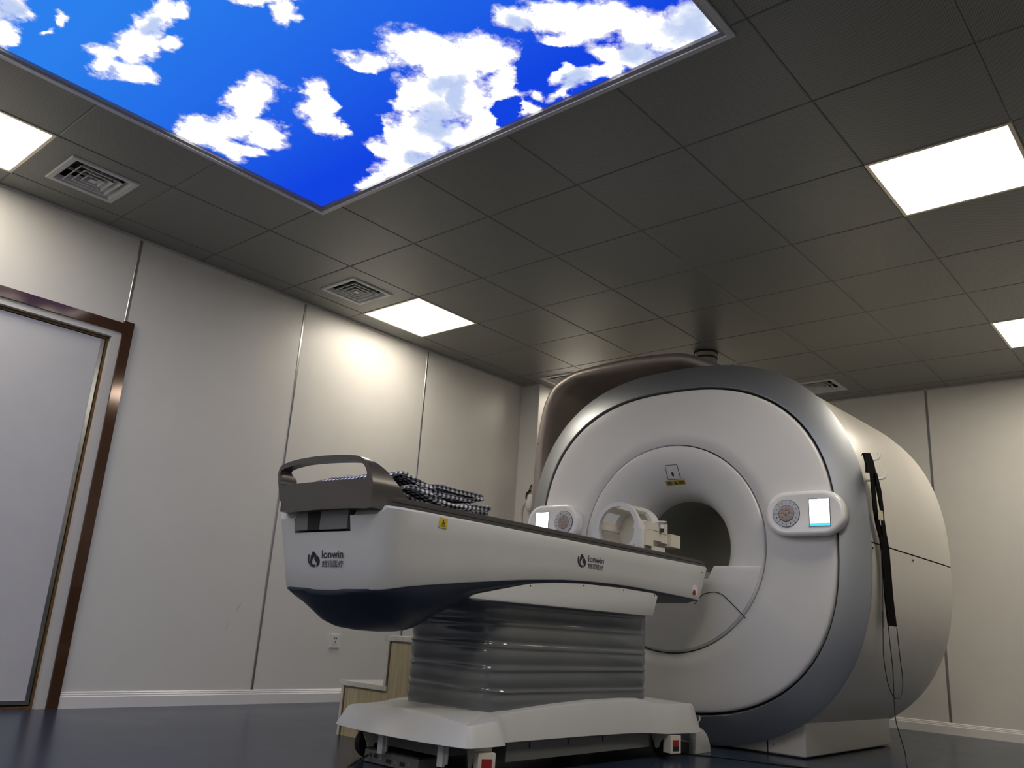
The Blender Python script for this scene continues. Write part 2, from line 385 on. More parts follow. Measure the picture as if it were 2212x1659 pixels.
def apply_diff(o, cutters):
    for c in cutters:
        md = o.modifiers.new('cut', 'BOOLEAN'); md.operation = 'DIFFERENCE'; md.object = c; md.solver = 'EXACT'
    bpy.context.view_layer.update()
    me = bpy.data.meshes.new_from_object(o.evaluated_get(bpy.context.evaluated_depsgraph_get()))
    o.modifiers.clear(); old = o.data; o.data = me; bpy.data.meshes.remove(old)
    for c in cutters: bpy.data.objects.remove(c)
    return o
def text_mesh(name, s, origin, right, up, width, height, m, parent, thick=0.0006, bold=0.0):
    cu = bpy.data.curves.new('txt', 'FONT'); cu.body = s; cu.size = 1.0; cu.offset = bold
    to = bpy.data.objects.new('txt', cu); COL.objects.link(to); bpy.context.view_layer.update()
    me = bpy.data.meshes.new_from_object(to.evaluated_get(bpy.context.evaluated_depsgraph_get()))
    bpy.data.objects.remove(to)
    me.materials.clear()
    if not me.vertices: return None
    xs = [v.co.x for v in me.vertices]; ys = [v.co.y for v in me.vertices]
    x0, y0 = min(xs), min(ys); sx = width/(max(xs)-x0); sy = height/(max(ys)-y0)
    R, U = Vector(right), Vector(up); O = Vector(origin)+R.cross(U)*thick
    for v in me.vertices: v.co = O+R*((v.co.x-x0)*sx)+U*((v.co.y-y0)*sy)
    return link(name, me, m, parent)
def flat(name, poly, origin, right, up, m, parent, thick=0.0006):
    R, U = Vector(right), Vector(up); O = Vector(origin); Nn = R.cross(U)
    n = len(poly); vs = [O+R*a+U*b for a, b in poly]+[O+R*a+U*b+Nn*thick for a, b in poly]
    fs = [tuple(range(n)), tuple(range(n, 2*n))]+[(i, (i+1) % n, n+(i+1) % n, n+i) for i in range(n)]
    return mk(name, vs, fs, m, parent)
def se(t, a, b, n):
    c, s = math.cos(t), math.sin(t)
    return a*math.copysign(abs(c)**(2/n), c), b*math.copysign(abs(s)**(2/n), s)

# ================================================================== ROOM
X0, X1, Y0, Y1 = -2.42, 7.3695, -1.29, 4.9107
GX, GY = 2.979, 4.1093             # ceiling grid origin
struct(box('floor', (X0-0.1, Y0-0.1, -0.08), (X1+0.1, Y1+0.1, 0.0), 'floor'), 'blue-grey vinyl floor with a soft sheen')

# ---- ceiling and its metal tiles
ceil = struct(box('ceiling', (X0-0.1, Y0-0.1, CH+0.075), (X1+0.1, Y1+0.1, CH+0.15), 'plenum'), 'grey suspended ceiling of square metal tiles')
SX0, SX1, SY0, SY1 = -1.221, 2.430, 1.178, 3.662        # sky panel, outer edge of its frame
lamps = [(3.88, 4.41), (0.88, 4.41), (6.28, 4.41), (3.88, 0.81), (6.28, 0.81), (0.88, 0.81), (-1.52, 4.41), (-1.52, 0.81)]
lamps = [(GX+0.6*round((x-GX-0.3)/0.6)+0.3, GY+0.6*round((y-GY-0.3)/0.6)+0.3) for x, y in lamps]
vents = [(GX-1.5, GY+0.3), (GX+0.3, GY+0.3), (GX+2.7, GY+0.3), (GX+3.9, GY-1.5)]
def tile_mesh(poly):
    """chamfered tile: face at z=0 set in from the flange edge, sides going up"""
    n = len(poly)
    def inset(d):
        out = []
        for i in range(n):
            p, q, r = Vector(poly[i-1]), Vector(poly[i]), Vector(poly[(i+1) % n])
            e1, e2 = (q-p).normalized(), (r-q).normalized()
            out.append(q+Vector((-e1.y, e1.x))*d+Vector((-e2.y, e2.x))*d)
        return out
    a, b = inset(0.0009), inset(0.0060)
    vs = [(p.x, p.y, 0.02) for p in a]+[(p.x, p.y, 0.0035) for p in a]+[(p.x, p.y, 0.0) for p in b]
    fs = [tuple(range(2*n, 3*n))]
    for i in range(n):
        k = (i+1) % n; fs += [(i, k, n+k, n+i), (n+i, n+k, 2*n+k, 2*n+i)]
    bm = bmesh.new(); V = [bm.verts.new(v) for v in vs]
    for f in fs: bm.faces.new([V[i] for i in f])
    me = finish(bm); me.materials.append(M['tile']); return me
cache = {}
xs = [X0]+[x for x in (GX+0.6*k for k in range(-10, 10)) if X0+0.02 < x < X1-0.02]+[X1]
ys = [Y0]+[y for y in (GY+0.6*k for k in range(-10, 4)) if Y0+0.02 < y < Y1-0.02]+[Y1]
for i in range(len(xs)-1):
    for j in range(len(ys)-1):
        a, b, c, d = xs[i], xs[i+1], ys[j], ys[j+1]
        if any(abs((a+b)/2-lx) < 0.1 and abs((c+d)/2-ly) < 0.1 for lx, ly in lamps): continue
        ox, oy = max(0, min(b, SX1)-max(a, SX0)), max(0, min(d, SY1)-max(c, SY0))
        polys = [[(a, c), (b, c), (b, d), (a, d)]]
        if any(abs((a+b)/2-lx) < 0.1 and abs((c+d)/2-ly) < 0.1 for lx, ly in vents):
            w, h = b-a, d-c
            def rc(i0, z): return [(i0, i0, z), (w-i0, i0, z), (w-i0, h-i0, z), (i0, h-i0, z)]
            e = 0.3-0.150
            loft('ceiling_tile', [rc(0.0009, 0.02), rc(0.0009, 0.0035), rc(0.0060, 0.0), rc(e, 0.0), rc(e, 0.02)], 'tile', ceil, smooth=None).location = (a, c, CH)
            continue
        if ox > 1e-4 and oy > 1e-4:
            fx, fy = ox > b-a-1e-3, oy > d-c-1e-3
            if fx and fy: continue
            if fy: polys = [[(SX1, c), (b, c), (b, d), (SX1, d)]] if b > SX1 else [[(a, c), (SX0, c), (SX0, d), (a, d)]]
            elif fx: polys = [[(a, SY1), (b, SY1), (b, d), (a, d)]] if d > SY1 else [[(a, c), (b, c), (b, SY0), (a, SY0)]]
            else:
                polys = []
                right, top = b > SX1, d > SY1
                ex = SX1 if right else SX0; ey = SY1 if top else SY0
                if right and top: polys = [[(ex, c), (b, c), (b, d), (a, d), (a, ey), (ex, ey)]]
                elif right: polys = [[(a, c), (b, c), (b, d), (ex, d), (ex, ey), (a, ey)]]
                elif top: polys = [[(a, c), (ex, c), (ex, ey), (b, ey), (b, d), (a, d)]]
                else: polys = [[(a, c), (b, c), (b, ey), (ex, ey), (ex, d), (a, d)]]
        for poly in polys:
            if max(p[0] for p in poly)-min(p[0] for p in poly) < 0.012 or max(p[1] for p in poly)-min(p[1] for p in poly) < 0.012: continue
            mx = (min(p[0] for p in poly), min(p[1] for p in poly))
            rel = tuple((round(p[0]-mx[0], 4), round(p[1]-mx[1], 4)) for p in poly)
            if rel not in cache: cache[rel] = tile_mesh(rel)
            o = link('ceiling_tile', cache[rel], None, ceil); o.location = (mx[0], mx[1], CH)

# ---- wall slabs with their panels and aluminium joint strips
TH = 0.012
wl = struct(boxes('wall_left', [((X0-0.1, Y1+TH, 0), (0.86, Y1+0.15, CH+0.08)), ((0.86, Y1+TH, 2.11), (1.985, Y1+0.15, CH+0.08)),
                                ((1.985, Y1+TH, 0), (X1+0.1, Y1+0.15, CH+0.08))], 'walledge'), 'off-white panelled wall with aluminium joint strips, beside the door')
SW = 0.010     # half width of a joint strip
seamsL = [-1.668, -0.445, 0.776, 1.998, 3.221, 4.443]
ed = [X0]+seamsL+[5.65]
for i in range(len(ed)-1):
    a, b = ed[i]+(SW if i else 0), ed[i+1]-(SW if i < len(ed)-2 else 0)
    if abs(ed[i]-0.776) < 0.01:
        o = boxes('wall_panel', [((a, Y1, 0), (0.86, Y1+TH, 2.11)), ((a, Y1, 2.11), (b, Y1+TH, CH+0.01))], 'wall', wl)
    elif abs(ed[i]-1.998) < 0.01: box('wall_panel', (a, Y1, 0), (b, Y1+TH, CH+0.01), 'wall', wl, 0.0015, 1)
    else: box('wall_panel', (a, Y1, 0), (b, Y1+TH, CH+0.01), 'wall', wl, 0.0015, 1)
for x in seamsL:
    z0 = 2.16 if abs(x-1.998) < 0.01 else 0.08
    prism('joint_strip', [(x-SW, Y1+0.002), (x-SW*0.6, Y1-0.0025), (x+SW*0.6, Y1-0.0025), (x+SW, Y1+0.002)], 'z', z0, CH-0.002, 'seam', wl)
# scuff marks on the panel beside the door
for (q0, q1, w) in (((511, 1318), (519, 1306), 0.004), ((519, 1306), (528, 1292), 0.0015), ((487, 1358), (494, 1344), 0.002)):
    p, q = aty(q0, Y1), aty(q1, Y1)
    mk('scuff_mark', [(p.x, Y1-0.0004, p.z), (p.x+w, Y1-0.0004, p.z), (q.x+w*0.4, Y1-0.0004, q.z), (q.x, Y1-0.0004, q.z)], [(0, 1, 2, 3)], 'latch', wl)

pier = struct(box('wall_pier', (5.65, 4.70, 0), (X1, Y1, CH+0.01), 'wall', None, 0.003), 'boxed-out wall section in the corner behind the scanner')
wb = struct(box('wall_back', (X1+TH, Y0-0.1, 0), (X1+0.15, Y1+0.1, CH+0.08), 'walledge'), 'off-white panelled wall behind the scanner')
seamsB = [-0.544, 0.676, 1.8965, 3.117, 4.337]
ed = [Y0]+seamsB+[4.70]
for i in range(len(ed)-1):
    box('wall_panel', (X1, ed[i]+(SW if i else 0), 0), (X1+TH, ed[i+1]-(SW if i < len(ed)-2 else 0), CH+0.01), 'wall', wb, 0.0015, 1)
for y in seamsB:
    prism('joint_strip', [(X1+0.002, y-SW), (X1-0.0025, y-SW*0.6), (X1-0.0025, y+SW*0.6), (X1+0.002, y+SW)], 'z', 0.08, CH-0.002, 'seam', wb)
wr = struct(box('wall_right', (X0-0.1, Y0-0.15, 0), (X1+0.1, Y0-TH, CH+0.08), 'walledge'), 'off-white panelled wall opposite the door')
for i in range(8): box('wall_panel', (X0+i*1.2237+0.006, Y0-TH, 0), (X0+(i+1)*1.2237-0.006, Y0, CH+0.01), 'wall', wr)
wf = struct(box('wall_front', (X0-0.15, Y0-0.1, 0), (X0-TH, Y1+0.1, CH+0.08), 'walledge'), 'off-white panelled wall at the open end of the room')
for i in range(5): box('wall_panel', (X0-TH, Y0+i*1.24+0.006, 0), (X0, Y0+(i+1)*1.24-0.006, CH+0.01), 'wall', wf)

# ---- baseboards: stepped profile
prof = [(0, 0), (0.016, 0), (0.016, 0.058), (0.012, 0.063), (0.012, 0.070), (0.008, 0.074), (0.008, 0.080), (0.003, 0.085), (0, 0.085)]
def bb_x(name, a, b, y, s): return struct(prism(name, [(y-s*d, z) for d, z in prof], 'x', a, b, 'skirt', smooth=None), 'white moulded plastic baseboard')
def bb_y(name, a, b, x, s): return struct(prism(name, [(x-s*d, z) for d, z in prof], 'y', a, b, 'skirt', smooth=None), 'white moulded plastic baseboard')
bb_x('baseboard_left', 2.046, 5.65, Y1, 1); bb_x('baseboard_left', X0, 0.80, Y1, 1)
bb_y('baseboard_back', Y0, 4.70, X1, 1); bb_x('baseboard_right', X0, X1-0.016, Y0, -1); bb_y('baseboard_front', Y0+0.016, Y1-0.016, X0, -1)
bb_y('baseboard_pier', 4.70, Y1-0.016, 5.65, 1)
# ---- thin angle trim where the ceiling meets the walls
struct(box('trim_1', (X0, Y1-0.020, CH-0.009), (5.65, Y1, CH-0.0005), 'trimgrey', None, 0.002), 'thin grey angle trim at the ceiling edge')
struct(box('trim_2', (X1-0.020, Y0, CH-0.009), (X1, 4.70, CH-0.0005), 'trimgrey', None, 0.002), 'thin grey angle trim at the ceiling edge')
struct(box('trim_3', (5.63, 4.68, CH-0.009), (X1-0.02, 4.70, CH-0.0005), 'trimgrey', None, 0.002), 'thin grey angle trim at the ceiling edge')
struct(box('trim_4', (5.63, 4.70, CH-0.009), (5.65, Y1-0.02, CH-0.0005), 'trimgrey', None, 0.002), 'thin grey angle trim at the ceiling edge')

# ---- door
dr = bpy.data.objects.new('door_1', None); COL.objects.link(dr); dr.location = (1.4, Y1, 0); struct(dr, 'pale flush door in a glossy brown metal casing')
yc = Y1
box('casing_jamb', (1.987, yc-0.022, 0), (2.046, yc+0.01, 2.173), 'brown', dr, 0.003)
box('casing_jamb', (0.80, yc-0.022, 0), (0.859, yc+0.01, 2.173), 'brown', dr, 0.003)
box('casing_head', (0.859, yc-0.020, 2.098), (1.987, yc+0.01, 2.158), 'brown', dr, 0.003)
boxes('jamb_lining', [((1.934, yc-0.008, 0), (1.987, yc+0.10, 2.098)), ((0.859, yc-0.008, 0), (0.912, yc+0.10, 2.098)), ((0.912, yc-0.008, 2.062), (1.934, yc+0.10, 2.098))], 'jamb', dr, 0.002)
boxes('gasket', [((1.920, yc+0.024, 0.0), (1.934, yc+0.08, 2.062)), ((0.912, yc+0.012, 0), (0.926, yc+0.08, 2.062)), ((0.926, yc+0.030, 2.046), (1.920, yc+0.08, 2.062)), ((0.926, yc+0.012, 0.0), (1.920, yc+0.08, 0.012))], 'gasket', dr)
lf = box('door_leaf', (0.932, yc+0.030, 0.020), (1.914, yc+0.075, 2.040), 'leaf', dr, 0.002)
boxes('edge_strip', [((1.893, yc+0.026, 0.020), (1.914, yc+0.034, 2.040)), ((0.932, yc+0.026, 0.020), (0.953, yc+0.034, 2.040)), ((0.953, yc+0.026, 0.020), (1.893, yc+0.034, 0.040))], 'steel', lf, 0.003)
for z in (0.06, 0.42, 0.78, 1.14, 1.5, 1.86):
    lathe('screw', [(0.0022, 0.0005), (0.0016, -0.0006)], (1.904, yc+0.0255, z), 'y', 'ink', lf, 8)
box('backing', (0.80, yc+0.10, 0), (2.04, yc+0.16, 2.2), 'walledge', dr)
lathe('door_handle', [(0.026, 0), (0.026, -0.006), (0.010, -0.010), (0.010, -0.045), (0.014, -0.05), (0.012, -0.062), (0.004, -0.064)], (1.0, yc+0.030, 1.02), 'y', 'steel', lf, 20)

# ---- ceiling lights
def make_lamp(x, y, glass):
    t = thing('ceiling_light', 'lit square ceiling panel', 'ceiling light', (x, y, CH), 'square ceiling light panels')
    h, w = 0.2985, 0.016
    fr = []
    for (a, b) in (((-h, -h), (h, -h+w)), ((-h, h-w), (h, h)), ((-h, -h+w), (-h+w, h-w)), ((h-w, -h+w), (h, h-w))):
        fr.append(((x+a[0], y+a[1], CH-0.004), (x+b[0], y+b[1], CH+0.03)))
    boxes('frame', fr, 'lampframe', t)
    box('diffuser', (x-h+w, y-h+w, CH+0.004), (x+h-w, y+h-w, CH+0.02), glass, t)
    return t
labels = ['square lit ceiling panel between the vent and the scanner, along the door wall',
          'square lit ceiling panel by the door, beside the sky panel edge',
          'square lit ceiling panel in the far corner behind the scanner hood',
          'large bright square ceiling panel over the open floor right of the sky panel',
          'square lit ceiling panel near the back wall, right of the scanner',
          'square lit ceiling panel right of the sky panel, towards the open end of the room',
          'square lit ceiling panel on the door side at the open end of the room',
          'square lit ceiling panel opposite the door at the open end of the room']
row = {}
for (x, y), lb in zip(lamps, labels):
    k = 'lampglass' if y > 2 else 'lampglass2'
    if k in row: dup(row[k], (x, y, CH), lb)
    else: row[k] = make_lamp(x, y, k); row[k]['label'] = lb

# ---- air vents
def make_vent(x, y):
    t = thing('ceiling_vent', 'square white louvred air diffuser', 'vent', (x, y, CH), 'square air diffusers')
    def sq(h, z): return [(x-h, y-h, z), (x+h, y-h, z), (x+h, y+h, z), (x-h, y+h, z)]
    loft('frame', [sq(0.178, CH), sq(0.178, CH-0.004), sq(0.172, CH-0.009), sq(0.148, CH-0.007), sq(0.128, CH+0.018)], 'vent', t, smooth=None)
    for h in (0.113, 0.080, 0.047):
        loft('louver', [sq(h-0.024, CH+0.020), sq(h-0.001, CH-0.006), sq(h, CH-0.009), sq(h-0.005, CH-0.009), sq(h-0.028, CH+0.020), sq(h-0.024, CH+0.020)], 'vent', t, smooth=None)
    loft('louver_core', [sq(0.004, CH+0.012), sq(0.018, CH-0.008)], 'vent', t, cap1=True, smooth=None)
    fins = []
    for s in (-1, 1):
        fins += [((x-0.002, y+min(s*0.03, s*0.14), CH+0.006), (x+0.002, y+max(s*0.03, s*0.14), CH+0.020)),
                 ((x+min(s*0.03, s*0.14), y-0.002, CH+0.006), (x+max(s*0.03, s*0.14), y+0.002, CH+0.020))]
    boxes('spoke', fins, 'vent', t)
    loft('duct', [sq(0.149, CH+0.010), sq(0.149, CH+0.07)], 'ventdark', t, cap1=True, smooth=None)
    return t
vl = ['square louvred ceiling vent above the door, beside a lit panel', 'square louvred ceiling vent next to the lit panel on the door wall side',
      'square ceiling vent in the corner, mostly hidden by the bronze scanner hood', 'square ceiling vent near the back wall, just behind the grey scanner ring']
v0 = make_vent(*vents[0]); v0['label'] = vl[0]
for (x, y), lb in list(zip(vents, vl))[1:]: dup(v0, (x, y, CH), lb)

# ---- backlit sky panel
sky = thing('sky_light_panel', 'large backlit ceiling panel printed with blue sky and white clouds', 'light panel', ((SX0+SX1)/2, (SY0+SY1)/2, CH))
def frame_loft(name, sections, m, par):
    rings = []
    for d, z in sections: rings.append([(SX0+d, SY0+d, z), (SX1-d, SY0+d, z), (SX1-d, SY1-d, z), (SX0+d, SY1-d, z)])
    return loft(name, rings, m, par, smooth=None)
frame_loft('outer_frame', [(0.0, CH+0.02), (0.0, CH-0.010), (0.002, CH-0.012), (0.024, CH-0.012), (0.026, CH-0.008)], 'skyframe', sky)
frame_loft('inner_frame', [(0.025, CH-0.008), (0.042, CH-0.002), (0.043, CH+0.02)], 'skyframe2', sky)
box('sky_print', (SX0+0.043, SY0+0.043, CH+0.012), (SX1-0.043, SY1-0.043, CH+0.018), 'sky', sky)

# ================================================================== SCANNER
GYc, GZc = 2.645, 1.115           # outline centre
BZ = 1.097                        # bore centre height
NE = 2.5
mri = thing('mri_scanner', 'large white tunnel scanner with grey front ring and bronze hood', 'scanner', (5.2, GYc, 0))
NS = 96
def sering(x, a, b, n=NE, t0=0, t1=2*PI, cnt=NS, closed=True):
    return [(x, GYc+se(t0+(t1-t0)*k/(cnt if closed else cnt-1), a, b, n)[0], GZc+se(t0+(t1-t0)*k/(cnt if closed else cnt-1), a, b, n)[1]) for k in range(cnt)]
def circ(x, r, cnt=NS, cz=None):
    out = []
    for k in range(cnt):
        u, v = se(2*PI*k/cnt, 1.0, 0.93, NE); th = math.atan2(v, u)
        out.append((x, GYc+r*math.cos(th), (BZ if cz is None else cz)+r*math.sin(th)))
    return out
A, B = 1.150, 1.112
def half(name, t0, t1):
    g = 0.0008
    secs = [(4.575, A*0.988, B*0.988), (4.60, A*0.994, B*0.994), (4.9, A*0.998, B*0.998), (5.9, A*1.018, B*1.01), (6.02, A*1.014, B*1.006), (6.09, A*0.995, B*0.985), (6.115, A*0.96, B*0.95)]
    return loft(name, [sering(x, a, b, NE, t0+g, t1-g, 64, False) for x, a, b in secs], 'cream', mri, closed=False)
up = half('upper_side_cover', 0, PI); lo = half('lower_side_cover', PI, 2*PI)
loft('core_shell', [sering(4.58, A*0.975, B*0.975), sering(5.95, A*0.985, B*0.98)], 'dark', mri)
loft('rear_cover', [sering(6.105, A*0.965, B*0.955), sering(6.118, A*0.94, B*0.93), circ(6.13, 0.42), circ(6.08, 0.34), circ(6.0, 0.305)], 'cream', mri)
for x in (4.605, 4.78, 5.25, 5.62, 5.98):
    lathe('screw', [(0.006, 0.002), (0.006, -0.0012), (0.003, -0.0015)], (x, GYc-A*(0.998 if x < 5 else 1.008)+0.0, GZc-0.03), 'y', 'ink', lo, 10)
loft('front_ring', [sering(4.590, A*0.992, B*0.992), sering(4.580, A, B), sering(4.562, A*1.004, B*1.004), sering(4.558, A*1.0035, B*1.0035), sering(4.556, A*1.001, B*1.001),
                    sering(4.494, A*0.884, B*0.870), sering(4.4935, A*0.881, B*0.867), sering(4.497, A*0.878, B*0.864), sering(4.53, A*0.875, B*0.860)], 'ring', mri, smooth=22)
loft('ring_gap', [sering(4.526, A*0.89, B*0.875), sering(4.526, A*0.855, B*0.84)], 'groove', mri)
loft('front_panel', [sering(4.54, A*0.8665, B*0.851), sering(4.502, A*0.8665, B*0.851), sering(4.492, A*0.861, B*0.846), sering(4.489, A*0.852, B*0.837), sering(4.486, A*0.80, B*0.78), circ(4.474, 0.70), circ(4.472, 0.624), circ(4.476, 0.6195), circ(4.50, 0.6185)], 'white', mri, smooth=50)
loft('bore_gap', [circ(4.492, 0.635), circ(4.492, 0.60)], 'groove', mri)
# bore cover: flared funnel into the tunnel
fun = [circ(4.50, 0.6135), circ(4.474, 0.612), circ(4.469, 0.607)]
for k in range(0, 13):
    t = k/12*PI/2
    fun.append(circ(4.468+0.26*(1-math.cos(t)), 0.600-0.295*math.sin(t)))
bc = loft('bore_cover', fun, 'white', mri, smooth=50)
loft('bore_liner', [circ(4.728, 0.305), circ(6.0, 0.305)], 'bore', mri, smooth=50)
# lower cover closing the funnel below the bridge, with a notch where the table docks
LZ = 0.978
def chord(r, z): return math.sqrt(max(0, r*r-(z-BZ)**2))
outl = [(GYc-chord(0.604, LZ), LZ)]
a0 = math.atan2(LZ-BZ, -chord(0.604, LZ)); a1 = math.atan2(LZ-BZ, chord(0.604, LZ))
a0 += 2*PI if a0 < 0 else 0; a1 += 2*PI
arc = [(GYc+0.604*math.cos(a0+(a1-a0)*k/40), BZ+0.604*math.sin(a0+(a1-a0)*k/40)) for k in range(41)]
poly = arc+[(GYc+0.302, LZ), (GYc+0.262, LZ-0.075), (GYc-0.262, LZ-0.075), (GYc-0.302, LZ)]
lc = prism('lower_cover', poly, 'x', 4.462, 4.80, 'white', mri, 0.006, 35, 3)
box('bridge', (4.50, GYc-0.255, 0.90), (6.0, GYc+0.255, 0.945), 'bore', mri)
pts = [atx(q, 4.4615) for q in ((1500, 1305), (1515, 1287), (1527, 1281), (1545, 1279), (1562, 1286), (1585, 1308), (1611, 1336))]
tube('cover_joint', catmull(pts, 6), 0.0022, 'groove', lc, 6)
pts2 = [(4.4615, 2*GYc-p.y, p.z) for p in pts]
tube('cover_joint', catmull(pts2, 6), 0.0022, 'groove', lc, 6)
# laser window panel over the bore
def on_funnel(q, lift=0.002):
    """point where a pixel ray meets the funnel surface"""
    d = ray(q); s = 4.2/d.x
    for i in range(4000):
        p = Vector((0, 0, CAMZ))+d*s; r = math.hypot(p.y-GYc, p.z-BZ)
        if r < 0.6:
            sn = min(1, (0.600-r)/0.295); xs_ = 4.468+0.26*(1-math.sqrt(max(0, 1-sn*sn)))
            if p.x >= xs_-lift: return p
        s += 0.00025
    return p
def patch(name, quad, m, parent, lift, nu=6, nv=4):
    """thin sheet that follows the funnel between four corners"""
    vs, fs = [], []
    for j in range(nv+1):
        for i in range(nu+1):
            u, v = i/nu, j/nv
            a = (quad[0][0]*(1-u)+quad[1][0]*u, quad[0][1]*(1-u)+quad[1][1]*u); b = (quad[3][0]*(1-u)+quad[2][0]*u, quad[3][1]*(1-u)+quad[2][1]*u)
            vs.append(on_funnel((a[0]*(1-v)+b[0]*v, a[1]*(1-v)+b[1]*v), lift))
    for j in range(nv):
        for i in range(nu): fs.append((j*(nu+1)+i, j*(nu+1)+i+1, (j+1)*(nu+1)+i+1, (j+1)*(nu+1)+i))
    return mk(name, vs, fs, m, parent, 60)
def loopq(qs, per):
    out = []
    for i in range(len(qs)):
        a, b = qs[i], qs[(i+1) % len(qs)]
        out += [(a[0]+(b[0]-a[0])*k/per, a[1]+(b[1]-a[1])*k/per) for k in range(per)]
    return out
tube('laser_window_joint', [on_funnel(q, 0.0005) for q in loopq([(1436.5, 1007), (1438, 1005.5), (1460.5, 1003.6), (1462.5, 1005), (1470, 1033), (1468.5, 1034.6), (1445, 1036.5), (1443, 1035)], 4)], 0.0017, 'groove', bc, 6, True)
eye = [(1453+2.6*math.cos(t)+1.2*math.sin(t), 1024.5+5.0*math.sin(t)+0.5*math.cos(t)) for t in [2*PI*k/14 for k in range(14)]]
mk('laser_aperture', [on_funnel(q, 0.002) for q in eye], [tuple(range(14))], 'ink', bc)
tp = patch('warning_tape', [(1436.5, 1039.5), (1478.5, 1036), (1482, 1046), (1441, 1050)], 'yellow2', bc, 0.002)
patch('tape_text_block', [(1440.5, 1041.5), (1449.5, 1040.5), (1452.5, 1047), (1443.5, 1048)], 'darktape', tp, 0.0035)
patch('tape_text_block', [(1465.5, 1039.5), (1477, 1038.5), (1479.5, 1045), (1468, 1046)], 'darktape', tp, 0.0035)
tri = [(1457.6, 1039.2), (1457, 1046.4), (1465.6, 1045.6)]
mk('warning_triangle', [on_funnel(q, 0.0035) for q in tri+[(1458.6, 1041.6), (1458.4, 1045.2), (1463.0, 1044.9)]], [(0, 1, 4, 3), (1, 2, 5, 4), (2, 0, 3, 5)], 'ink', tp)
mk('warning_symbol', [on_funnel(q, 0.0035) for q in [(1458.8, 1042.2), (1460.4, 1043), (1461, 1044.6), (1459.2, 1044.6)]], [(0, 1, 2, 3)], 'ink', tp)

# pedestal
pd = prism('pedestal', [(4.632, 1.905), (5.930, 1.885), (5.930, 3.40), (4.632, 3.385)], 'z', 0.006, 0.36, 'cream', mri, 0.012, 35, 3)
box('pedestal_gap', (4.634, 1.9+0.03, 0.0), (5.92, 3.37, 0.008), 'groove', mri)
box('pedestal_joint', (4.6305, 2.112, 0.006), (4.634, 2.118, 0.16), 'groove', pd)
lathe('screw', [(0.005, 0.001), (0.004, -0.002)], (4.632, 2.085, 0.052), 'x', 'ink', pd, 10)

# bronze hood
hp = [(3.62, 0.02), (3.78, 0.10), (3.89, 0.35), (3.945, 0.75), (3.957, 1.05)]
hq = [(1143, 1129), (1150, 1050), (1158, 959), (1167, 905), (1176, 870), (1194, 835), (1221, 813), (1252, 798), (1327, 780), (1376, 770), (1447, 762), (1494, 765), (1555, 787)]
HXF = 4.72
hood = [Vector((0, a, b)) for a, b in hp]+[Vector((0, atx(q, HXF).y, atx(q, HXF).z)) for q in hq]+[Vector((0, 2.18, 2.12)), Vector((0, 1.98, 1.98))]
hs = catmull(hood, 7)
def hood_part(name, i0, i1):
    seg = hs[i0:i1+1]; n = len(seg); rings = []
    secs = []
    for i, p in enumerate(seg):
        t = (seg[min(i+1, n-1)]-seg[max(i-1, 0)]).normalized(); nrm = Vector((0, t.z, -t.y))
        if nrm.dot(Vector((0, GYc, GZc))-p) < 0: nrm = -nrm
        d = Vector((0, p.y-GYc, p.z-GZc)); th = math.atan2(d.z/B, d.y/A)
        # body outline in this direction
        k = (abs(d.y/A)**NE+abs(d.z/B)**NE)**(-1/NE); q = Vector((0, GYc, GZc))+d*k*0.97
        def P(x, v): return (x, v.y, v.z)
        lerp = lambda f: p.lerp(q, f)
        secs.append([P(5.75, q), P(5.3, lerp(0.35)), P(4.90, lerp(0.03)), P(4.745, p), P(4.726, p+nrm*0.003), P(4.720, p+nrm*0.009), P(4.722, p+nrm*0.050), P(4.736, p+nrm*0.063),
                     P(4.80, p+nrm*0.070), P(5.10, lerp(0.10)+nrm*0.066), P(5.42, lerp(0.45)+nrm*0.05), P(5.68, q+nrm*0.03)])
    return loft(name, secs, 'bronze', mri, closed=False, smooth=55)
cuts = [0, 7*(len(hp)+2), 7*(len(hp)+8), 7*(len(hp)+9)+3, len(hs)-1]
hood_part('hood_panel', cuts[0], cuts[1]); hood_part('hood_panel', cuts[1], cuts[2]); hood_part('hood_panel', cuts[2], cuts[4])
for ci in (cuts[1], cuts[2], cuts[3]):
    p = hs[ci]; t = (hs[ci+1]-hs[ci-1]).normalized(); nrm = Vector((0, t.z, -t.y))
    if nrm.dot(Vector((0, GYc, GZc))-p) < 0: nrm = -nrm
    tube('hood_joint', [(4.80, p.y-nrm.y*0.001, p.z-nrm.z*0.001), (4.728, (p-nrm*0.001).y, (p-nrm*0.001).z), (4.7195, (p+nrm*0.016).y, (p+nrm*0.016).z), (4.7235, (p+nrm*0.04).y, (p+nrm*0.04).z), (4.80, (p+nrm*0.065).y, (p+nrm*0.065).z)], 0.0016, 'groove', mri, 6)

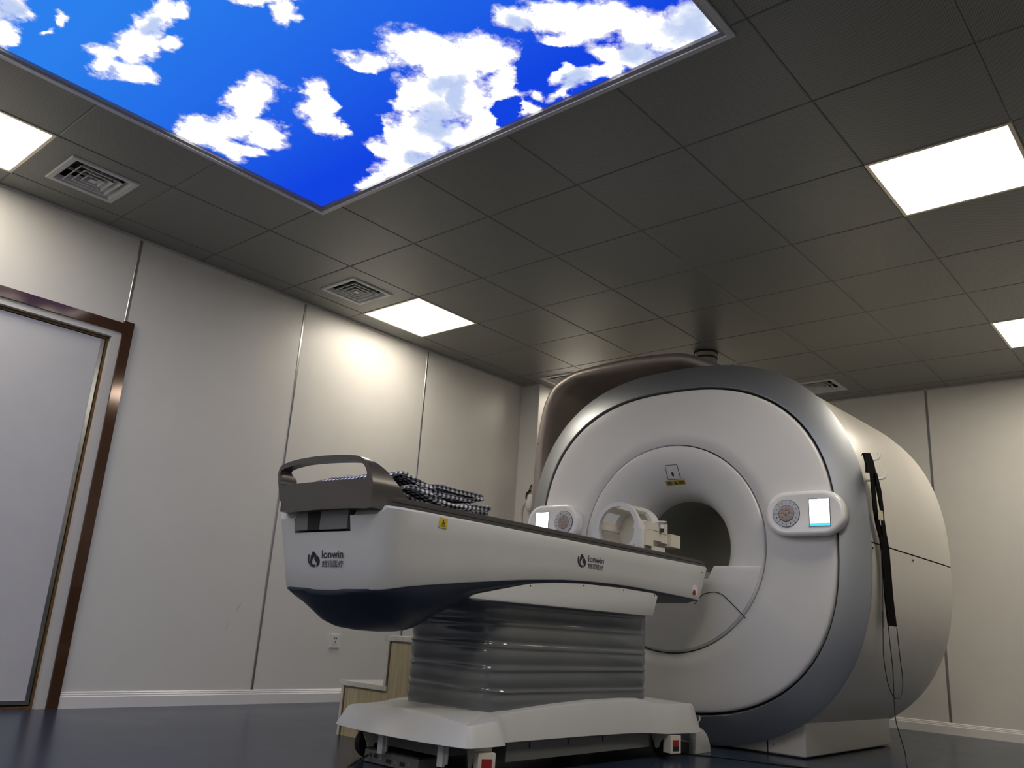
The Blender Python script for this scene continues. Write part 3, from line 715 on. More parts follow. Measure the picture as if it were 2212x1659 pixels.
# control pods, one each side of the bore
def stadium(cy, cz, hw, hh, r_, cnt=12):
    # rounded pill: ends are bigger ellipses
    out = []; e = 0.88*hh; st_ = hw-hh*1.05
    for k in range(4*cnt):
        t = 2*PI*k/(4*cnt); u, v = se(t, hh*1.05, hh, 2.15)
        out.append((cy+u+(st_ if math.cos(t) > 1e-6 else (-st_ if math.cos(t) < -1e-6 else 0)), cz+v))
    return out
def control_pod(cy, s, full):
    """s=+1: dial on the bore side at larger y"""
    cz = 1.254; hw, hh = 0.2175, 0.122
    def rg(x, k, dz=0): return [(x, cy+(y-cy)*(1-(1-k)*0.56), cz+(z-cz)*k+dz) for y, z in stadium(cy, cz, hw, hh, 0)]
    pod = loft('control_pod', [rg(4.50, 0.93), rg(4.462, 0.985), rg(4.440, 1.0), rg(4.425, 0.975), rg(4.4165, 0.90), rg(4.416, 0.80), rg(4.419, 0.70)], 'pod', mri, cap1=True, smooth=50)
    dy = cy+s*0.096; sy = cy-s*0.086; xf = 4.417
    # screen
    box('screen_bezel', (xf-0.0008, sy-0.0565, cz-0.074), (xf+0.004, sy+0.0565, cz+0.0735), 'ink', pod, 0.003)
    sc = box('screen', (xf-0.0016, sy-0.0535, cz-0.071), (xf+0.002, sy+0.0535, cz+0.0705), 'screen', pod)
    if s > 0: box('screen_bar', (xf-0.0020, sy-0.0535, cz-0.071), (xf+0.002, sy+0.0535, cz-0.057), 'screenblue', sc)
    # dial of keys
    lathe('dial_recess', [(0.0745, 0.004), (0.0745, -0.0004)], (xf, dy, cz), 'x', 'groove', pod, 48)
    for k in range(8):
        t0, t1 = k*PI/4+0.016, (k+1)*PI/4-0.016; po = []
        for i in range(7): t = t0+(t1-t0)*i/6; po.append((dy+0.0722*math.cos(t), cz+0.0722*math.sin(t)))
        for i in range(7): t = t1+(t0-t1)*i/6; po.append((dy+0.0450*math.cos(t), cz+0.0450*math.sin(t)))
        ky = prism('key', po, 'x', xf-0.0024, xf+0.001, 'key', pod)
        tm = (t0+t1)/2; ic = (dy+0.0585*math.cos(tm), cz+0.0585*math.sin(tm))
        flat('key_symbol', [(0.0045*math.cos(a)*(1 if k % 2 else 0.7), 0.0055*math.sin(a)) for a in [2*PI*i/(6 if k % 3 else 4) for i in range(6 if k % 3 else 4)]], (xf-0.0025, ic[0], ic[1]), (0, -1, 0), (0, 0, 1), 'latch', ky, 0.0003)
    for k in range(4):
        t0, t1 = k*PI/2+0.02, (k+1)*PI/2-0.02; po = []
        for i in range(9): t = t0+(t1-t0)*i/8; po.append((dy+0.0430*math.cos(t), cz+0.0430*math.sin(t)))
        for i in range(5): t = t1+(t0-t1)*i/4; po.append((dy+0.0150*math.cos(t), cz+0.0150*math.sin(t)))
        ky = prism('center_key', po, 'x', xf-0.0050, xf+0.001, 'keytan', pod, 0.001)
        tm = (t0+t1)/2; ic = (dy+0.029*math.cos(tm), cz+0.029*math.sin(tm))
        flat('key_symbol', [(-0.004, -0.003), (0.004, -0.003), (0.004, 0.003), (-0.004, 0.003)], (xf-0.0051, ic[0], ic[1]), (0, -1, 0), (0, 0, 1), 'latch', ky, 0.0003)
    lathe('center_button', [(0.0138, 0.001), (0.0138, -0.005), (0.011, -0.0065)], (xf, dy, cz), 'x', 'keytan', pod, 24)
    lathe('button_dot', [(0.003, 0), (0.003, -0.0072)], (xf, dy, cz), 'x', 'ink', pod, 10)
    return pod
control_pod(1.787, 1, True); control_pod(3.503, -1, False)

# white hooks on the scanner side
for q, yy in (((1879, 986), 1.535), ((1892, 1027), 1.52), ((1874, 1030), 1.52)):
    p = aty(q, yy); y = yy
    tube('hook', catmull([(p.x-0.01, y+0.03, p.z-0.02), (p.x-0.01, y-0.01, p.z-0.022), (p.x-0.002, y-0.040, p.z-0.018), (p.x+0.003, y-0.050, p.z+0.004), (p.x+0.004, y-0.046, p.z+0.018)], 5), 0.0075, 'outlet', mri, 10)

# quench pipe to the ceiling
qp = thing('quench_pipe', 'short grey vent pipe with dark clamp bands above the scanner hood', 'pipe', (5.60, 3.0, 2.2))
def cyl(name, r, z0, z1, m): return lathe(name, [(r, z0), (r, z1)], (5.60, 3.0, 0), 'z', m, qp, 32)
cyl('pipe', 0.085, 2.27, CH, 'pipe'); cyl('clamp_band', 0.089, 2.655, 2.668, 'black'); cyl('ceiling_collar', 0.093, 2.700, CH-0.0008, 'black'); cyl('clamp_band', 0.089, 2.58, 2.592, 'black')

# ================================================================== PATIENT TABLE
tab = thing('patient_table', 'wheeled white patient table with navy belly and grey bellows, docked to the scanner', 'patient table', (3.1, GYc, 0))
TY = 2.645
def zb(x):   # lower edge of the white shell
    X = [1.94, 2.0, 2.13, 2.37, 2.73, 3.0, 3.29, 3.6, 3.875, 4.24]; Z = [0.640, 0.659, 0.684, 0.715, 0.756, 0.778, 0.791, 0.790, 0.783, 0.770]
    return float(np.interp(x, X, Z))
WS = 0.3465
def outline(f):
    """near half of the plan outline at level f (0 top, 1 bottom): head end to the middle of the foot end"""
    xf = 1.932+0.050*f; wc = WS-0.030*f; r = 0.085; xh = 4.315-0.085*f
    pts = [(xh, 0.0), (xh, 0.20), (xh, WS-0.02), (xh-0.006, WS-0.006), (xh-0.02, WS)]
    for x in (4.15, 4.0, 3.8, 3.6, 3.4, 3.2, 3.0, 2.85, 2.7, 2.55, 2.42, 2.3, 2.2, 2.12): pts.append((x, WS-(WS-wc)*max(0, min(1, (2.42-x)/0.4))**1.5))
    cx_, cw = xf+0.012+r, wc-r
    for k in range(0, 11):
        t = PI/2*k/10; pts.append((cx_-r*math.sin(t), cw+r*math.cos(t)))
    for w in (0.20, 0.13, 0.06, 0.0): pts.append((xf+0.012*(w/cw)**2, w))
    return pts
def wbm(x):
    o = outline(1.0); o = [p for p in o[4:]][::-1]
    return float(np.interp(x, [p[0] for p in o], [p[1] for p in o])) if x > o[0][0] else 0.05
rings = []
ref = outline(1.0)
for f, dz, ins in ((0, 0, 0.010), (0.0, -0.004, 0.003), (0, -0.010, 0), (0.33, None, 0), (0.66, None, 0), (1, 0.008, 0), (1, 0.002, 0.003), (1, 0, 0.008)):
    o = outline(f); ring = []
    for k, (x, w) in enumerate(o):
        zl = zb(ref[k][0]) if k > 4 else zb(4.24); zt = 0.957
        z = zt+(zl-zt)*f+(dz or 0)
        ring.append((x+(ins if x < 2.02 else 0)-(ins if k < 4 else 0), TY-max(0, w-ins), z))
    ring += [(p[0], 2*TY-p[1], p[2]) for p in reversed(ring[1:-1])]
    rings.append(ring)
shell = loft('table_shell', rings, 'twhite', tab, smooth=40)
bm = bmesh.new(); bm.from_mesh(shell.data); bm.verts.ensure_lookup_table(); n_ = len(rings[0])
# close top and bottom with quad strips across the table
h_ = len(outline(0))
for base in (0, (len(rings)-1)*n_):
    for k in range(h_-1):
        a_, b_ = k, k+1; c_, d_ = (n_-a_) % n_, (n_-b_) % n_
        ids = []
        for i_ in (a_, b_, d_, c_):
            if i_ not in ids: ids.append(i_)
        try: bm.faces.new([bm.verts[base+i_] for i_ in ids])
        except ValueError: pass
shell.data = finish(bm, 40); shell.data.materials.append(M['twhite'])
# cut-out for the tabletop end and the latch
c1 = box('cut', (1.80, 2.20, 0.922), (1.958, 3.10, 1.1), 'twhite')
c2 = prism('cut', [(1.956, 0.922), (1.980, 0.9575), (1.98, 1.1), (1.94, 1.1), (1.94, 0.922)], 'y', 2.2, 3.1, 'twhite')
c3 = box('cut', (1.80, 2.486, 0.866), (2.02, 2.834, 1.1), 'twhite')
apply_diff(shell, [c1, c3]); apply_diff(shell, [c2])
for p in shell.data.polygons: p.use_smooth = True
shell.data.set_sharp_from_angle(angle=math.radians(32))
lt = box('latch_block', (1.942, 2.498, 0.874), (2.02, 2.822, 0.9495), 'latch', tab, 0.003)
prism('latch_slot', [(2.664, 0.8735), (2.736, 0.8735), (2.745, 0.940), (2.739, 0.947), (2.671, 0.947), (2.665, 0.940)], 'x', 1.9405, 1.96, 'groove', lt)
box('latch_recess', (2.0, 2.487, 0.867), (2.03, 2.833, 0.955), 'groove', tab)

# navy belly under the foot end, thinning to a strip along the table
def hz(x):
    return float(np.interp(x, [1.985, 2.02, 2.06, 2.10, 2.15, 2.2, 2.26, 2.36, 2.48, 2.6, 2.76, 2.9, 3.3, 3.9, 4.2], [0.648, 0.625, 0.597, 0.568, 0.540, 0.525, 0.533, 0.590, 0.640, 0.678, 0.718, 0.742, 0.772, 0.764, 0.757]))
def hw(x): return float(np.interp(x, [1.945, 2.0, 2.1, 2.2, 2.4, 2.7, 3.0, 4.2], [0.155, 0.185, 0.205, 0.212, 0.235, 0.285, 0.320, 0.325]))
secs = []
for x in (1.986, 1.990, 1.996, 2.005, 2.017, 2.03, 2.06, 2.09, 2.12, 2.15, 2.18, 2.21, 2.25, 2.3, 2.36, 2.42, 2.5, 2.6, 2.7, 2.8, 2.95, 3.15, 3.4, 3.7, 4.0, 4.2):
    zt, zl = zb(x)+0.006, min(hz(x), zb(x)-0.001); a, b = wbm(x)-0.006, min(hw(x), wbm(x)-0.012)
    s = [(x, TY-a, zt), (x, TY-a*0.985-b*0.015, zt*0.72+zl*0.28), (x, TY-a*0.62-b*0.38, zt*0.36+zl*0.64), (x, TY-b, zl+0.008), (x, TY-b+0.05, zl-0.004), (x, TY-0.06, zl-0.010)]
    s += [(p[0], 2*TY-p[1], p[2]) for p in reversed(s)]
    secs.append(s)
loft('belly', secs, 'navy', tab, cap0=True, cap1=True, smooth=50)

# tabletop and its end handle
def tsec(x, w, z0, z1): return [(x, TY-w, z0+0.004), (x, TY-w, z1-0.006), (x, TY-w+0.008, z1), (x, TY-0.22, z1-0.006), (x, TY, z1-0.016), (x, TY+0.22, z1-0.006), (x, TY+w-0.008, z1), (x, TY+w, z1-0.006), (x, TY+w, z0+0.004), (x, TY+w-0.006, z0), (x, TY-w+0.006, z0)]
top = loft('tabletop', [tsec(1.93, 0.275, 0.950, 0.995), tsec(1.99, 0.300, 0.9505, 0.995), tsec(2.08, 0.318, 0.959, 0.995), tsec(4.2, 0.318, 0.959, 0.995), tsec(4.325, 0.318, 0.959, 0.990), tsec(4.333, 0.312, 0.962, 0.985)], 'tbrown', tab, cap0=True, cap1=True, smooth=30)
for s in (-1, 1):
    box('edge_groove', (2.0, TY+s*0.3175-0.0012, 0.9725), (4.32, TY+s*0.3175+0.0012, 0.976), 'groove', top)
HX = 1.905
outer_px = [(616, 1106), (611, 1095), (607, 1083), (600, 1081), (597, 1056), (595, 1032), (596, 1018), (603, 1005), (620, 998), (638, 993), (660, 989), (681, 986), (710, 983.5), (739, 982), (757, 982.5), (772, 984), (785, 992), (793, 1005), (798, 1024), (800, 1043), (797, 1067), (796, 1082), (794, 1096), (754, 1097), (700, 1100), (650, 1104)]
inner_px = [(640, 1044.5), (622, 1046.5), (604, 1048), (601.5, 1038), (600.5, 1028), (601, 1020), (605, 1014), (618, 1009), (634, 1005), (655, 1001), (676, 998.5), (705, 996), (735, 994.5), (757, 994.5), (772, 996), (781, 1001), (786, 1010), (788, 1018), (788, 1024), (785, 1031), (780, 1033), (765, 1034), (745, 1035), (720, 1037), (696, 1039), (668, 1042)]
# pair the loops by angle round the opening centre
def loop_yz(qs): return [(atx(q, HX).y, atx(q, HX).z) for q in qs]
O_, I_ = loop_yz(outer_px), loop_yz(inner_px)
def resample(loop, n, c):
    L = [Vector((a, b, 0)) for a, b in loop]; L = catmull(L, 6, True)
    ang = [(math.atan2((p.y-c[1])*2.6, p.x-c[0])) % (2*PI) for p in L]
    out = []
    for k in range(n):
        t = 2*PI*k/n; best = None
        for i in range(len(L)):
            a, b = ang[i], ang[(i+1) % len(L)]; d = (b-a+PI) % (2*PI)-PI; e = (t-a+PI) % (2*PI)-PI
            if d != 0 and abs(d) < 1 and 0 <= e/d <= 1: best = L[i].lerp(L[(i+1) % len(L)], e/d)
        out.append(best if best is not None else out[-1])
    return [(p.x, p.y) for p in out]
cen = (sum(p[0] for p in I_)/len(I_), sum(p[1] for p in I_)/len(I_))
NO = 120; RO, RI = resample(O_, NO, cen), resample(I_, NO, cen)
def xback(y, z): return float(np.interp(z, [0.93, 0.985, 1.01, 1.05, 1.09, 1.115, 1.14], [2.13, 2.11, 2.075, 2.03, 1.995, 1.965, 1.935]))
def xfront(y, z): return HX+0.012*((y-TY)/0.3)**2
vs = []
for (y, z) in RO: vs.append((xfront(y, z), y, z))
for (y, z) in RI: vs.append((xfront(y, z), y, z))
for (y, z) in RO: vs.append((xback(y, z), y+(TY-y)*0.0, z))
for (y, z) in RI: vs.append((min(xback(y, z), HX+0.09), y, z))
fs = []
for k in range(NO):
    j = (k+1) % NO
    fs += [(k, j, NO+j, NO+k), (2*NO+k, 2*NO+j, 3*NO+j, 3*NO+k), (k, j, 2*NO+j, 2*NO+k), (NO+k, NO+j, 3*NO+j, 3*NO+k)]
hd = mk('end_handle', vs, fs, 'tbrown', tab, 40)

# logos, sticker, button
def emblem(par, O, R, U, w, h):
    kx, k = w/0.60, h
    leafA = [(0.27,1.0),(0.34,0.92),(0.42,0.78),(0.43,0.74),(0.33,0.66),(0.24,0.55),(0.19,0.42),(0.18,0.30),(0.22,0.20),(0.28,0.155),(0.33,0.16),(0.37,0.21),(0.355,0.08),(0.33,0.02),(0.27,0.0),(0.20,0.04),(0.15,0.12),(0.12,0.25),(0.115,0.40),(0.13,0.60),(0.17,0.78),(0.22,0.91)]
    leafB = [(0.47,0.71),(0.52,0.62),(0.57,0.52),(0.59,0.42),(0.58,0.28),(0.54,0.15),(0.48,0.06),(0.40,0.015),(0.42,0.10),(0.435,0.20),(0.42,0.28),(0.37,0.36),(0.33,0.46),(0.32,0.55),(0.35,0.62),(0.41,0.67)]
    leafC = [(0.02,0.77),(0.09,0.77),(0.065,0.65),(0.06,0.50),(0.075,0.32),(0.12,0.16),(0.19,0.03),(0.10,0.10),(0.03,0.24),(-0.01,0.40),(-0.015,0.58)]
    for pl in (leafA, leafB, leafC): flat('emblem_leaf', [(a*kx, b*k) for a, b in pl], O, R, U, 'ink', par)
R_, U_ = (1, 0, 0), (0, 0, 1); yn = TY-0.3470
p0 = aty((1248, 1195), yn)
emblem(shell, (3.098, yn, 0.845), R_, U_, 0.064, 0.061)
text_mesh('brand_lettering', 'lonwin', (3.178, yn, 0.8755), R_, U_, 0.124, 0.029, 'ink', shell, bold=0.012)
text_mesh('brand_characters', '朗润医疗', (3.177, yn, 0.845), R_, U_, 0.124, 0.025, 'ink', shell, bold=0.004)
UF = Vector((-0.165, 0, 1)).normalized()
def FO(y, z): return (1.932+0.050*(0.957-z)/0.30-0.0012, y, z)
emblem(shell, FO(2.738, 0.737), (0, -1, 0), UF, 0.076, 0.060)
text_mesh('brand_lettering', 'lonwin', FO(2.650, 0.769), (0, -1, 0), UF, 0.128, 0.030, 'ink', shell, bold=0.012)
text_mesh('brand_characters', '朗润医疗', FO(2.650, 0.737), (0, -1, 0), UF, 0.128, 0.025, 'ink', shell, bold=0.004)
st = flat('warning_sticker', [(0, 0), (0.044, -0.001), (0.0445, 0.037), (0.001, 0.038)], (2.216, yn+0.0005, 0.9085), R_, U_, 'yellow', shell)
tr = [(0.0125, 0.0125), (0.0315, 0.0125), (0.022, 0.031)]
for i in range(3):
    a, b = Vector(tr[i]), Vector(tr[(i+1) % 3]); d = (b-a).normalized(); n_ = Vector((-d.y, d.x))*0.0018
    flat('sticker_triangle', [tuple(a), tuple(b), tuple(b+n_), tuple(a+n_)], (2.216, yn-0.0002, 0.9085), R_, U_, 'ink', st)
flat('sticker_symbol', [(0.018, 0.0145), (0.027, 0.0145), (0.025, 0.019), (0.020, 0.020)], (2.216, yn-0.0002, 0.9085), R_, U_, 'ink', st)
for i in range(4): flat('sticker_glyph', [(0.0125+i*0.005, 0.005), (0.0165+i*0.005, 0.005), (0.0165+i*0.005, 0.009), (0.0125+i*0.005, 0.009)], (2.216, yn-0.0002, 0.9085), R_, U_, 'ink', st)
bp_ = aty((1500, 1277), yn)
rc_ = lathe('button_recess', [(0.030, 0.0005), (0.030, -0.0012), (0.024, -0.0014)], (bp_.x+0.006, yn, bp_.z+0.004), 'y', 'coilw', shell, 28)
lathe('emergency_button', [(0.014, 0), (0.014, -0.005), (0.010, -0.0075)], (bp_.x-0.006, yn, bp_.z-0.008), 'y', 'red', rc_, 20)
ap = aty((1517, 1236), yn)
flat('arrow_mark', [(-0.012, 0.0), (-0.007, 0.004), (-0.007, 0.001), (0.007, 0.001), (0.007, 0.004), (0.012, 0.0), (0.007, -0.004), (0.007, -0.001), (-0.007, -0.001), (-0.007, -0.004)], (ap.x-0.002, yn, ap.z-0.002), R_, U_, 'ink', shell)

# white collar below the shell, arched along the top
cy0, cy1 = TY-0.338, TY+0.338
pf = [(2.44, 0.663), (3.757, 0.663)]+[(aty(q, cy0).x, aty(q, cy0).z) for q in ((1421, 1288), (1414, 1282), (1347, 1271), (1261, 1261), (1200, 1259), (1146, 1261), (1080, 1274), (1030, 1284))]
cl = prism('lift_collar', pf, 'y', cy0, cy1, 'twhite', tab, 0.003)
for q in ((1146, 1262.5), (1261, 1262.5), (1347, 1272), (1414, 1283)):
    p = aty(q, cy0); lathe('screw', [(0.0045, 0.001), (0.0035, -0.0015)], (p.x, cy0, p.z-0.006), 'y', 'ink', cl, 10)

# bellows
def rrect(x0, x1, y0, y1, r, z, n=7):
    out = []
    for cx, cy, a0 in ((x1-r, y1-r, 0), (x0+r, y1-r, 90), (x0+r, y0+r, 180), (x1-r, y0+r, 270)):
        for k in range(n): t = math.radians(a0+90*k/(n-1)); out.append((cx+r*math.cos(t), cy+r*math.sin(t), z))
    return out
rings = []; NF = 5; z0, z1 = 0.222, 0.665
for i in range(NF*12+1):
    f = i/(NF*12); z = z0+(z1-z0)*f; ph = (f*NF) % 1.0
    # one soft fold: belly bulging out, with a sharp crease ridge at its foot
    off = 0.014*math.sin(PI*ph)**0.8*(0.6+0.4*ph)+0.014*math.exp(-((min(ph, 1-ph))/0.08)**2)
    ring = []
    base = rrect(2.652-off*0.9, 3.868+off*0.4, TY-0.268-off*0.8, TY+0.268+off*0.8, 0.12, z, 9)
    for j, p in enumerate(base):
        wv = 0.005*math.sin(p[0]*7+i*0.25)+0.004*math.sin(p[1]*11+p[0]*5+int(f*NF)*1.7)
        ring.append((p[0], p[1], p[2]+wv*math.sin(PI*f)))
    rings.append(ring)
loft('bellows', rings, 'bellows', tab, smooth=80)

# base
BO = [ # bottom outline near half: x, half width, z bottom, inset, z top
 (2.352, 0.0, 0.128, 0.062, 0.232), (2.353, 0.08, 0.128, 0.062, 0.231), (2.358, 0.18, 0.128, 0.060, 0.228), (2.374, 0.28, 0.128, 0.055, 0.221), (2.398, 0.350, 0.127, 0.050, 0.212), (2.415, 0.380, 0.126, 0.046, 0.206),
 (2.432, 0.391, 0.126, 0.042, 0.205), (2.475, 0.394, 0.126, 0.040, 0.207), (2.54, 0.394, 0.126, 0.038, 0.212), (2.61, 0.392, 0.126, 0.038, 0.216), (2.635, 0.384, 0.126, 0.038, 0.219), (2.655, 0.362, 0.127, 0.034, 0.226), (2.675, 0.347, 0.128, 0.030, 0.233), (2.70, 0.341, 0.128, 0.030, 0.237), (2.78, 0.340, 0.128, 0.032, 0.242),
 (3.0, 0.343, 0.128, 0.034, 0.258), (3.3, 0.343, 0.127, 0.034, 0.272), (3.55, 0.343, 0.124, 0.034, 0.276), (3.68, 0.345, 0.121, 0.034, 0.273), (3.76, 0.358, 0.117, 0.036, 0.262), (3.82, 0.378, 0.114, 0.040, 0.254), (3.90, 0.387, 0.112, 0.044, 0.252), (4.10, 0.387, 0.108, 0.048, 0.250), (4.165, 0.383, 0.106, 0.05, 0.249), (4.175, 0.37, 0.106, 0.05, 0.249), (4.178, 0.2, 0.106, 0.05, 0.255), (4.178, 0.0, 0.106, 0.05, 0.258)]
near = [(x, TY-w, zb_, i, zt) for x, w, zb_, i, zt in BO]; farh = [(x, TY+w, zb_, i, zt) for x, w, zb_, i, zt in BO[1:-1]][::-1]
ol = near+farh; n = len(ol)
def insetpt(k, d):
    p, q, r = Vector(ol[k-3][:2]), Vector(ol[k][:2]), Vector(ol[(k+3) % n][:2]); t = (r-p).normalized(); return q+Vector((-t.y, t.x))*d
r0, r1, r2, r3, r4, r5 = [], [], [], [], [], []
for k in range(n):
    x, y, zb_, i, zt = ol[k]; a = insetpt(k, 0.012); b = insetpt(k, i); c = insetpt(k, i+0.018); b2 = insetpt(k, i*0.82)
    r0.append((a.x, a.y, zb_)); r1.append((x, y, zb_+0.004)); r2.append((b2.x, b2.y, zt-0.012)); r3.append((b.x, b.y, zt-0.003)); r4.append((c.x, c.y, zt))
    q = Vector((x, y)); cx = min(max(x, 2.72), 3.77); m_ = Vector((cx, TY+max(-0.22, min(0.22, y-TY)))); r5.append((m_.x, m_.y, 0.236+0.045*min(1, (m_.x-2.72)/0.5)))
loft('base_cover', [r0, r1, r2, r3, r4, r5], 'twhite', tab, smooth=30)
r0b = [(p[0], p[1], p[2]+0.002) for p in r0]
mk('base_underside', r0b, [tuple(range(n))], 'darkgrey', tab)
boxes('undercarriage', [((2.72, TY-0.315, 0.055), (3.78, TY+0.315, 0.128)), ((2.50, TY-0.18, 0.07), (2.72, TY+0.22, 0.128)), ((3.78, TY-0.24, 0.045), (4.1, TY+0.24, 0.115))], 'darkgrey', tab)
for x in (2.86, 3.12, 3.38): box('bracket', (x, TY-0.3185, 0.098), (x+0.006, TY-0.315, 0.122), 'ink', tab)
for y in (2.735, 2.395): boxes('support_post', [((2.418, y-0.015, 0.05), (2.432, y+0.015, 0.129)), ((2.432, y-0.022, 0.06), (2.440, y-0.006, 0.129))], 'twhite', tab, 0.001)
def make_caster(x, y, parent, yaw):
    R3 = Matrix.Rotation(yaw, 4, 'Z'); T = Matrix.Translation((x, y, 0))
    fork = bpy.data.objects.new('caster', None)
    def P(v): return T @ R3 @ Vector(v)
    # fork: plate and two curved cheeks
    bm = bmesh.new()
    for s in (-1, 1):
        ch = [(-0.045, 0.115), (0.030, 0.115), (0.040, 0.100), (0.020, 0.060), (0.016, 0.045), (0.004, 0.040), (-0.010, 0.048), (-0.020, 0.075), (-0.045, 0.095)]
        va = [bm.verts.new(P((a, s*0.026, b))) for a, b in ch]; vb = [bm.verts.new(P((a, s*0.034, b))) for a, b in ch]; m_ = len(ch)
        bm.faces.new(va); bm.faces.new(vb)
        for i in range(m_): bm.faces.new([va[i], va[(i+1) % m_], vb[(i+1) % m_], vb[i]])
    vs8 = [bm.verts.new(P((a, b, c))) for a in (-0.047, 0.036) for b in (-0.036, 0.036) for c in (0.108, 0.130)]
    for f in ((0,1,3,2),(4,6,7,5),(0,4,5,1),(2,3,7,6),(0,2,6,4),(1,5,7,3)): bm.faces.new([vs8[i] for i in f])
    fk = link('caster_fork', finish(bm), 'coil', parent)
    prf = [(0.012, -0.020), (0.050, -0.020), (0.057, -0.014), (0.0595, 0.0), (0.057, 0.014), (0.050, 0.020), (0.012, 0.020)]
    rg = [[P((r*math.cos(2*PI*k/28), a, 0.0595+r*math.sin(2*PI*k/28))) for k in range(28)] for r, a in prf]
    loft('wheel', rg, 'black', fk, cap0=True, cap1=True, smooth=40)
    def pbox(name, lo, hi, m):
        vs8 = [P((a, b, c)) for a in (lo[0], hi[0]) for b in (lo[1], hi[1]) for c in (lo[2], hi[2])]
        return mk(name, vs8, [(0,1,3,2),(4,6,7,5),(0,4,5,1),(2,3,7,6),(0,2,6,4),(1,5,7,3)], m, fk)
    pbox('brake_housing', (-0.095, -0.034, 0.030), (-0.045, 0.034, 0.110), 'coil')
    pbox('brake_pad', (-0.0975, -0.020, 0.062), (-0.0948, 0.020, 0.090), 'red'); pbox('brake_release', (-0.0975, -0.020, 0.040), (-0.0948, 0.020, 0.061), 'ink')
    bpy.data.objects.remove(fork)
    return fk
make_caster(2.535, 2.945, tab, math.radians(165)); make_caster(2.565, 2.335, tab, math.radians(62)); make_caster(3.905, 2.335, tab, math.radians(75)); make_caster(3.905, 2.955, tab, math.radians(-75))

# connector box and pedal rods under the foot end
cb = box('connector_box', (2.455, 2.545, 0.004), (2.56, 2.865, 0.050), 'darkgrey', tab, 0.002)
box('connector_lid', (2.46, 2.55, 0.0495), (2.60, 2.86, 0.056), 'dark', cb)
for i, (dy, dz, w, m_) in enumerate(((0.03, 0.030, 0.018, 'steel'), (0.07, 0.032, 0.022, 'ink'), (0.10, 0.028, 0.016, 'steel'), (0.15, 0.022, 0.03, 'ink'), (0.19, 0.026, 0.02, 'steel'), (0.23, 0.022, 0.03, 'ink'), (0.27, 0.026, 0.016, 'steel'))):
    box('socket', (2.4535, 2.865-dy-w/2, dz-0.008), (2.457, 2.865-dy+w/2, dz+0.008), m_, cb)
tube('pedal_rod', [atz((752, 1657), 0.006), (2.46, 2.83, 0.036)], 0.0055, 'steel', tab, 8)
tube('pedal_rod', [(2.56, 2.80, 0.060), (2.75, 2.60, 0.10)], 0.006, 'steel', tab, 8)

# ================================================================== HEAD COIL
hc = thing('head_coil', 'cream plastic head coil cage on the patient table', 'head coil', (3.98, TY, 0.99))
cyc, czc = 2.640, 1.130; RO_, RI_ = 0.145, 0.122
def arc_ring(x, r, t0, t1, n): return [(x, cyc+r*math.cos(t0+(t1-t0)*k/n), czc+r*math.sin(t0+(t1-t0)*k/n)) for k in range(n+1)]
def arc_band(name, x0, x1, ro, ri, t0, t1, n, m, par, bev=0):
    secs = []
    for k in range(n+1):
        t = t0+(t1-t0)*k/n; c, s = math.cos(t), math.sin(t)
        secs.append([(x0, cyc+ro*c, czc+ro*s), (x1, cyc+ro*c, czc+ro*s), (x1, cyc+ri*c, czc+ri*s), (x0, cyc+ri*c, czc+ri*s)])
    return loft(name, secs, m, par, cap0=True, cap1=True, smooth=35, bevel=bev)
d2r = math.radians
xa, xb2 = 3.905, 4.135
arc_band('front_hoop', xa, xa+0.028, RO_, RI_-0.002, d2r(0), d2r(180), 36, 'coilw', hc)
arc_band('front_hoop', xa, xa+0.028, RO_, RI_-0.002, d2r(180.6), d2r(359.4), 36, 'coilw', hc)
arc_band('rear_hoop', xb2-0.075, xb2, RO_, RI_, d2r(0), d2r(180), 36, 'coilw', hc)
for a0, a1 in ((0, 20), (50, 76), (106, 132), (160, 180)):
    arc_band('cage_bar', xa+0.028, xb2-0.075, RO_-0.004, RI_, d2r(a0), d2r(a1), 5, 'coil', hc)
lathe('back_plate', [(RI_+0.002, 0.0), (RI_+0.002, 0.006)], (xb2-0.012, cyc, czc), 'x', 'coil', hc, 40)
for s in (-1, 1): box('split_line', (xa+0.029, cyc+s*(RI_-0.0005)-0.0012, czc-0.0022), (xb2-0.015, cyc+s*(RI_-0.0005)+0.0012, czc+0.0004), 'groove', hc)
cr = arc_band('lower_cradle', xa+0.028, xb2, RO_, RI_, d2r(180), d2r(360), 36, 'coil', hc)
for s in (-1, 1):
    box('side_flange', (xa-0.001, cyc+s*0.132-0.014, czc-0.002), (xb2-0.04, cyc+s*0.132+0.02*(1 if s > 0 else 1), czc+0.022), 'coilw', hc, 0.002)
    box('side_block', (xa-0.0015, cyc+s*0.140-0.022, czc-0.135), (xa+0.03, cyc+s*0.140+0.022, czc-0.004), 'coilw', hc, 0.002)
box('side_block', (xa+0.03, cyc-0.168, czc-0.090), (xa+0.115, cyc-0.118, czc-0.004), 'coil', hc, 0.002)
box('side_block', (xa+0.115, cyc-0.166, czc-0.055), (xb2-0.03, cyc-0.118, czc-0.004), 'coil', hc, 0.002)
box('upper_side_block', (xa+0.060, cyc-0.168, czc-0.002), (xb2-0.05, cyc-0.120, czc+0.040), 'coil', hc, 0.002)
box('upper_side_block', (xb2-0.05, cyc-0.166, czc-0.010), (xb2+0.035, cyc-0.100, czc+0.050), 'coil', hc, 0.003)
box('side_block', (xb2-0.03, cyc-0.166, czc-0.060), (xb2+0.07, cyc-0.100, czc-0.012), 'coil', hc, 0.002)
box('foot_block', (xa+0.010, cyc-0.135, 0.9955), (xa+0.115, cyc+0.135, czc-0.09), 'coil', hc, 0.002)
box('foot_block', (xa+0.115, cyc-0.155, 0.9955), (xb2+0.03, cyc+0.155, czc-0.085), 'coilw', hc, 0.002)
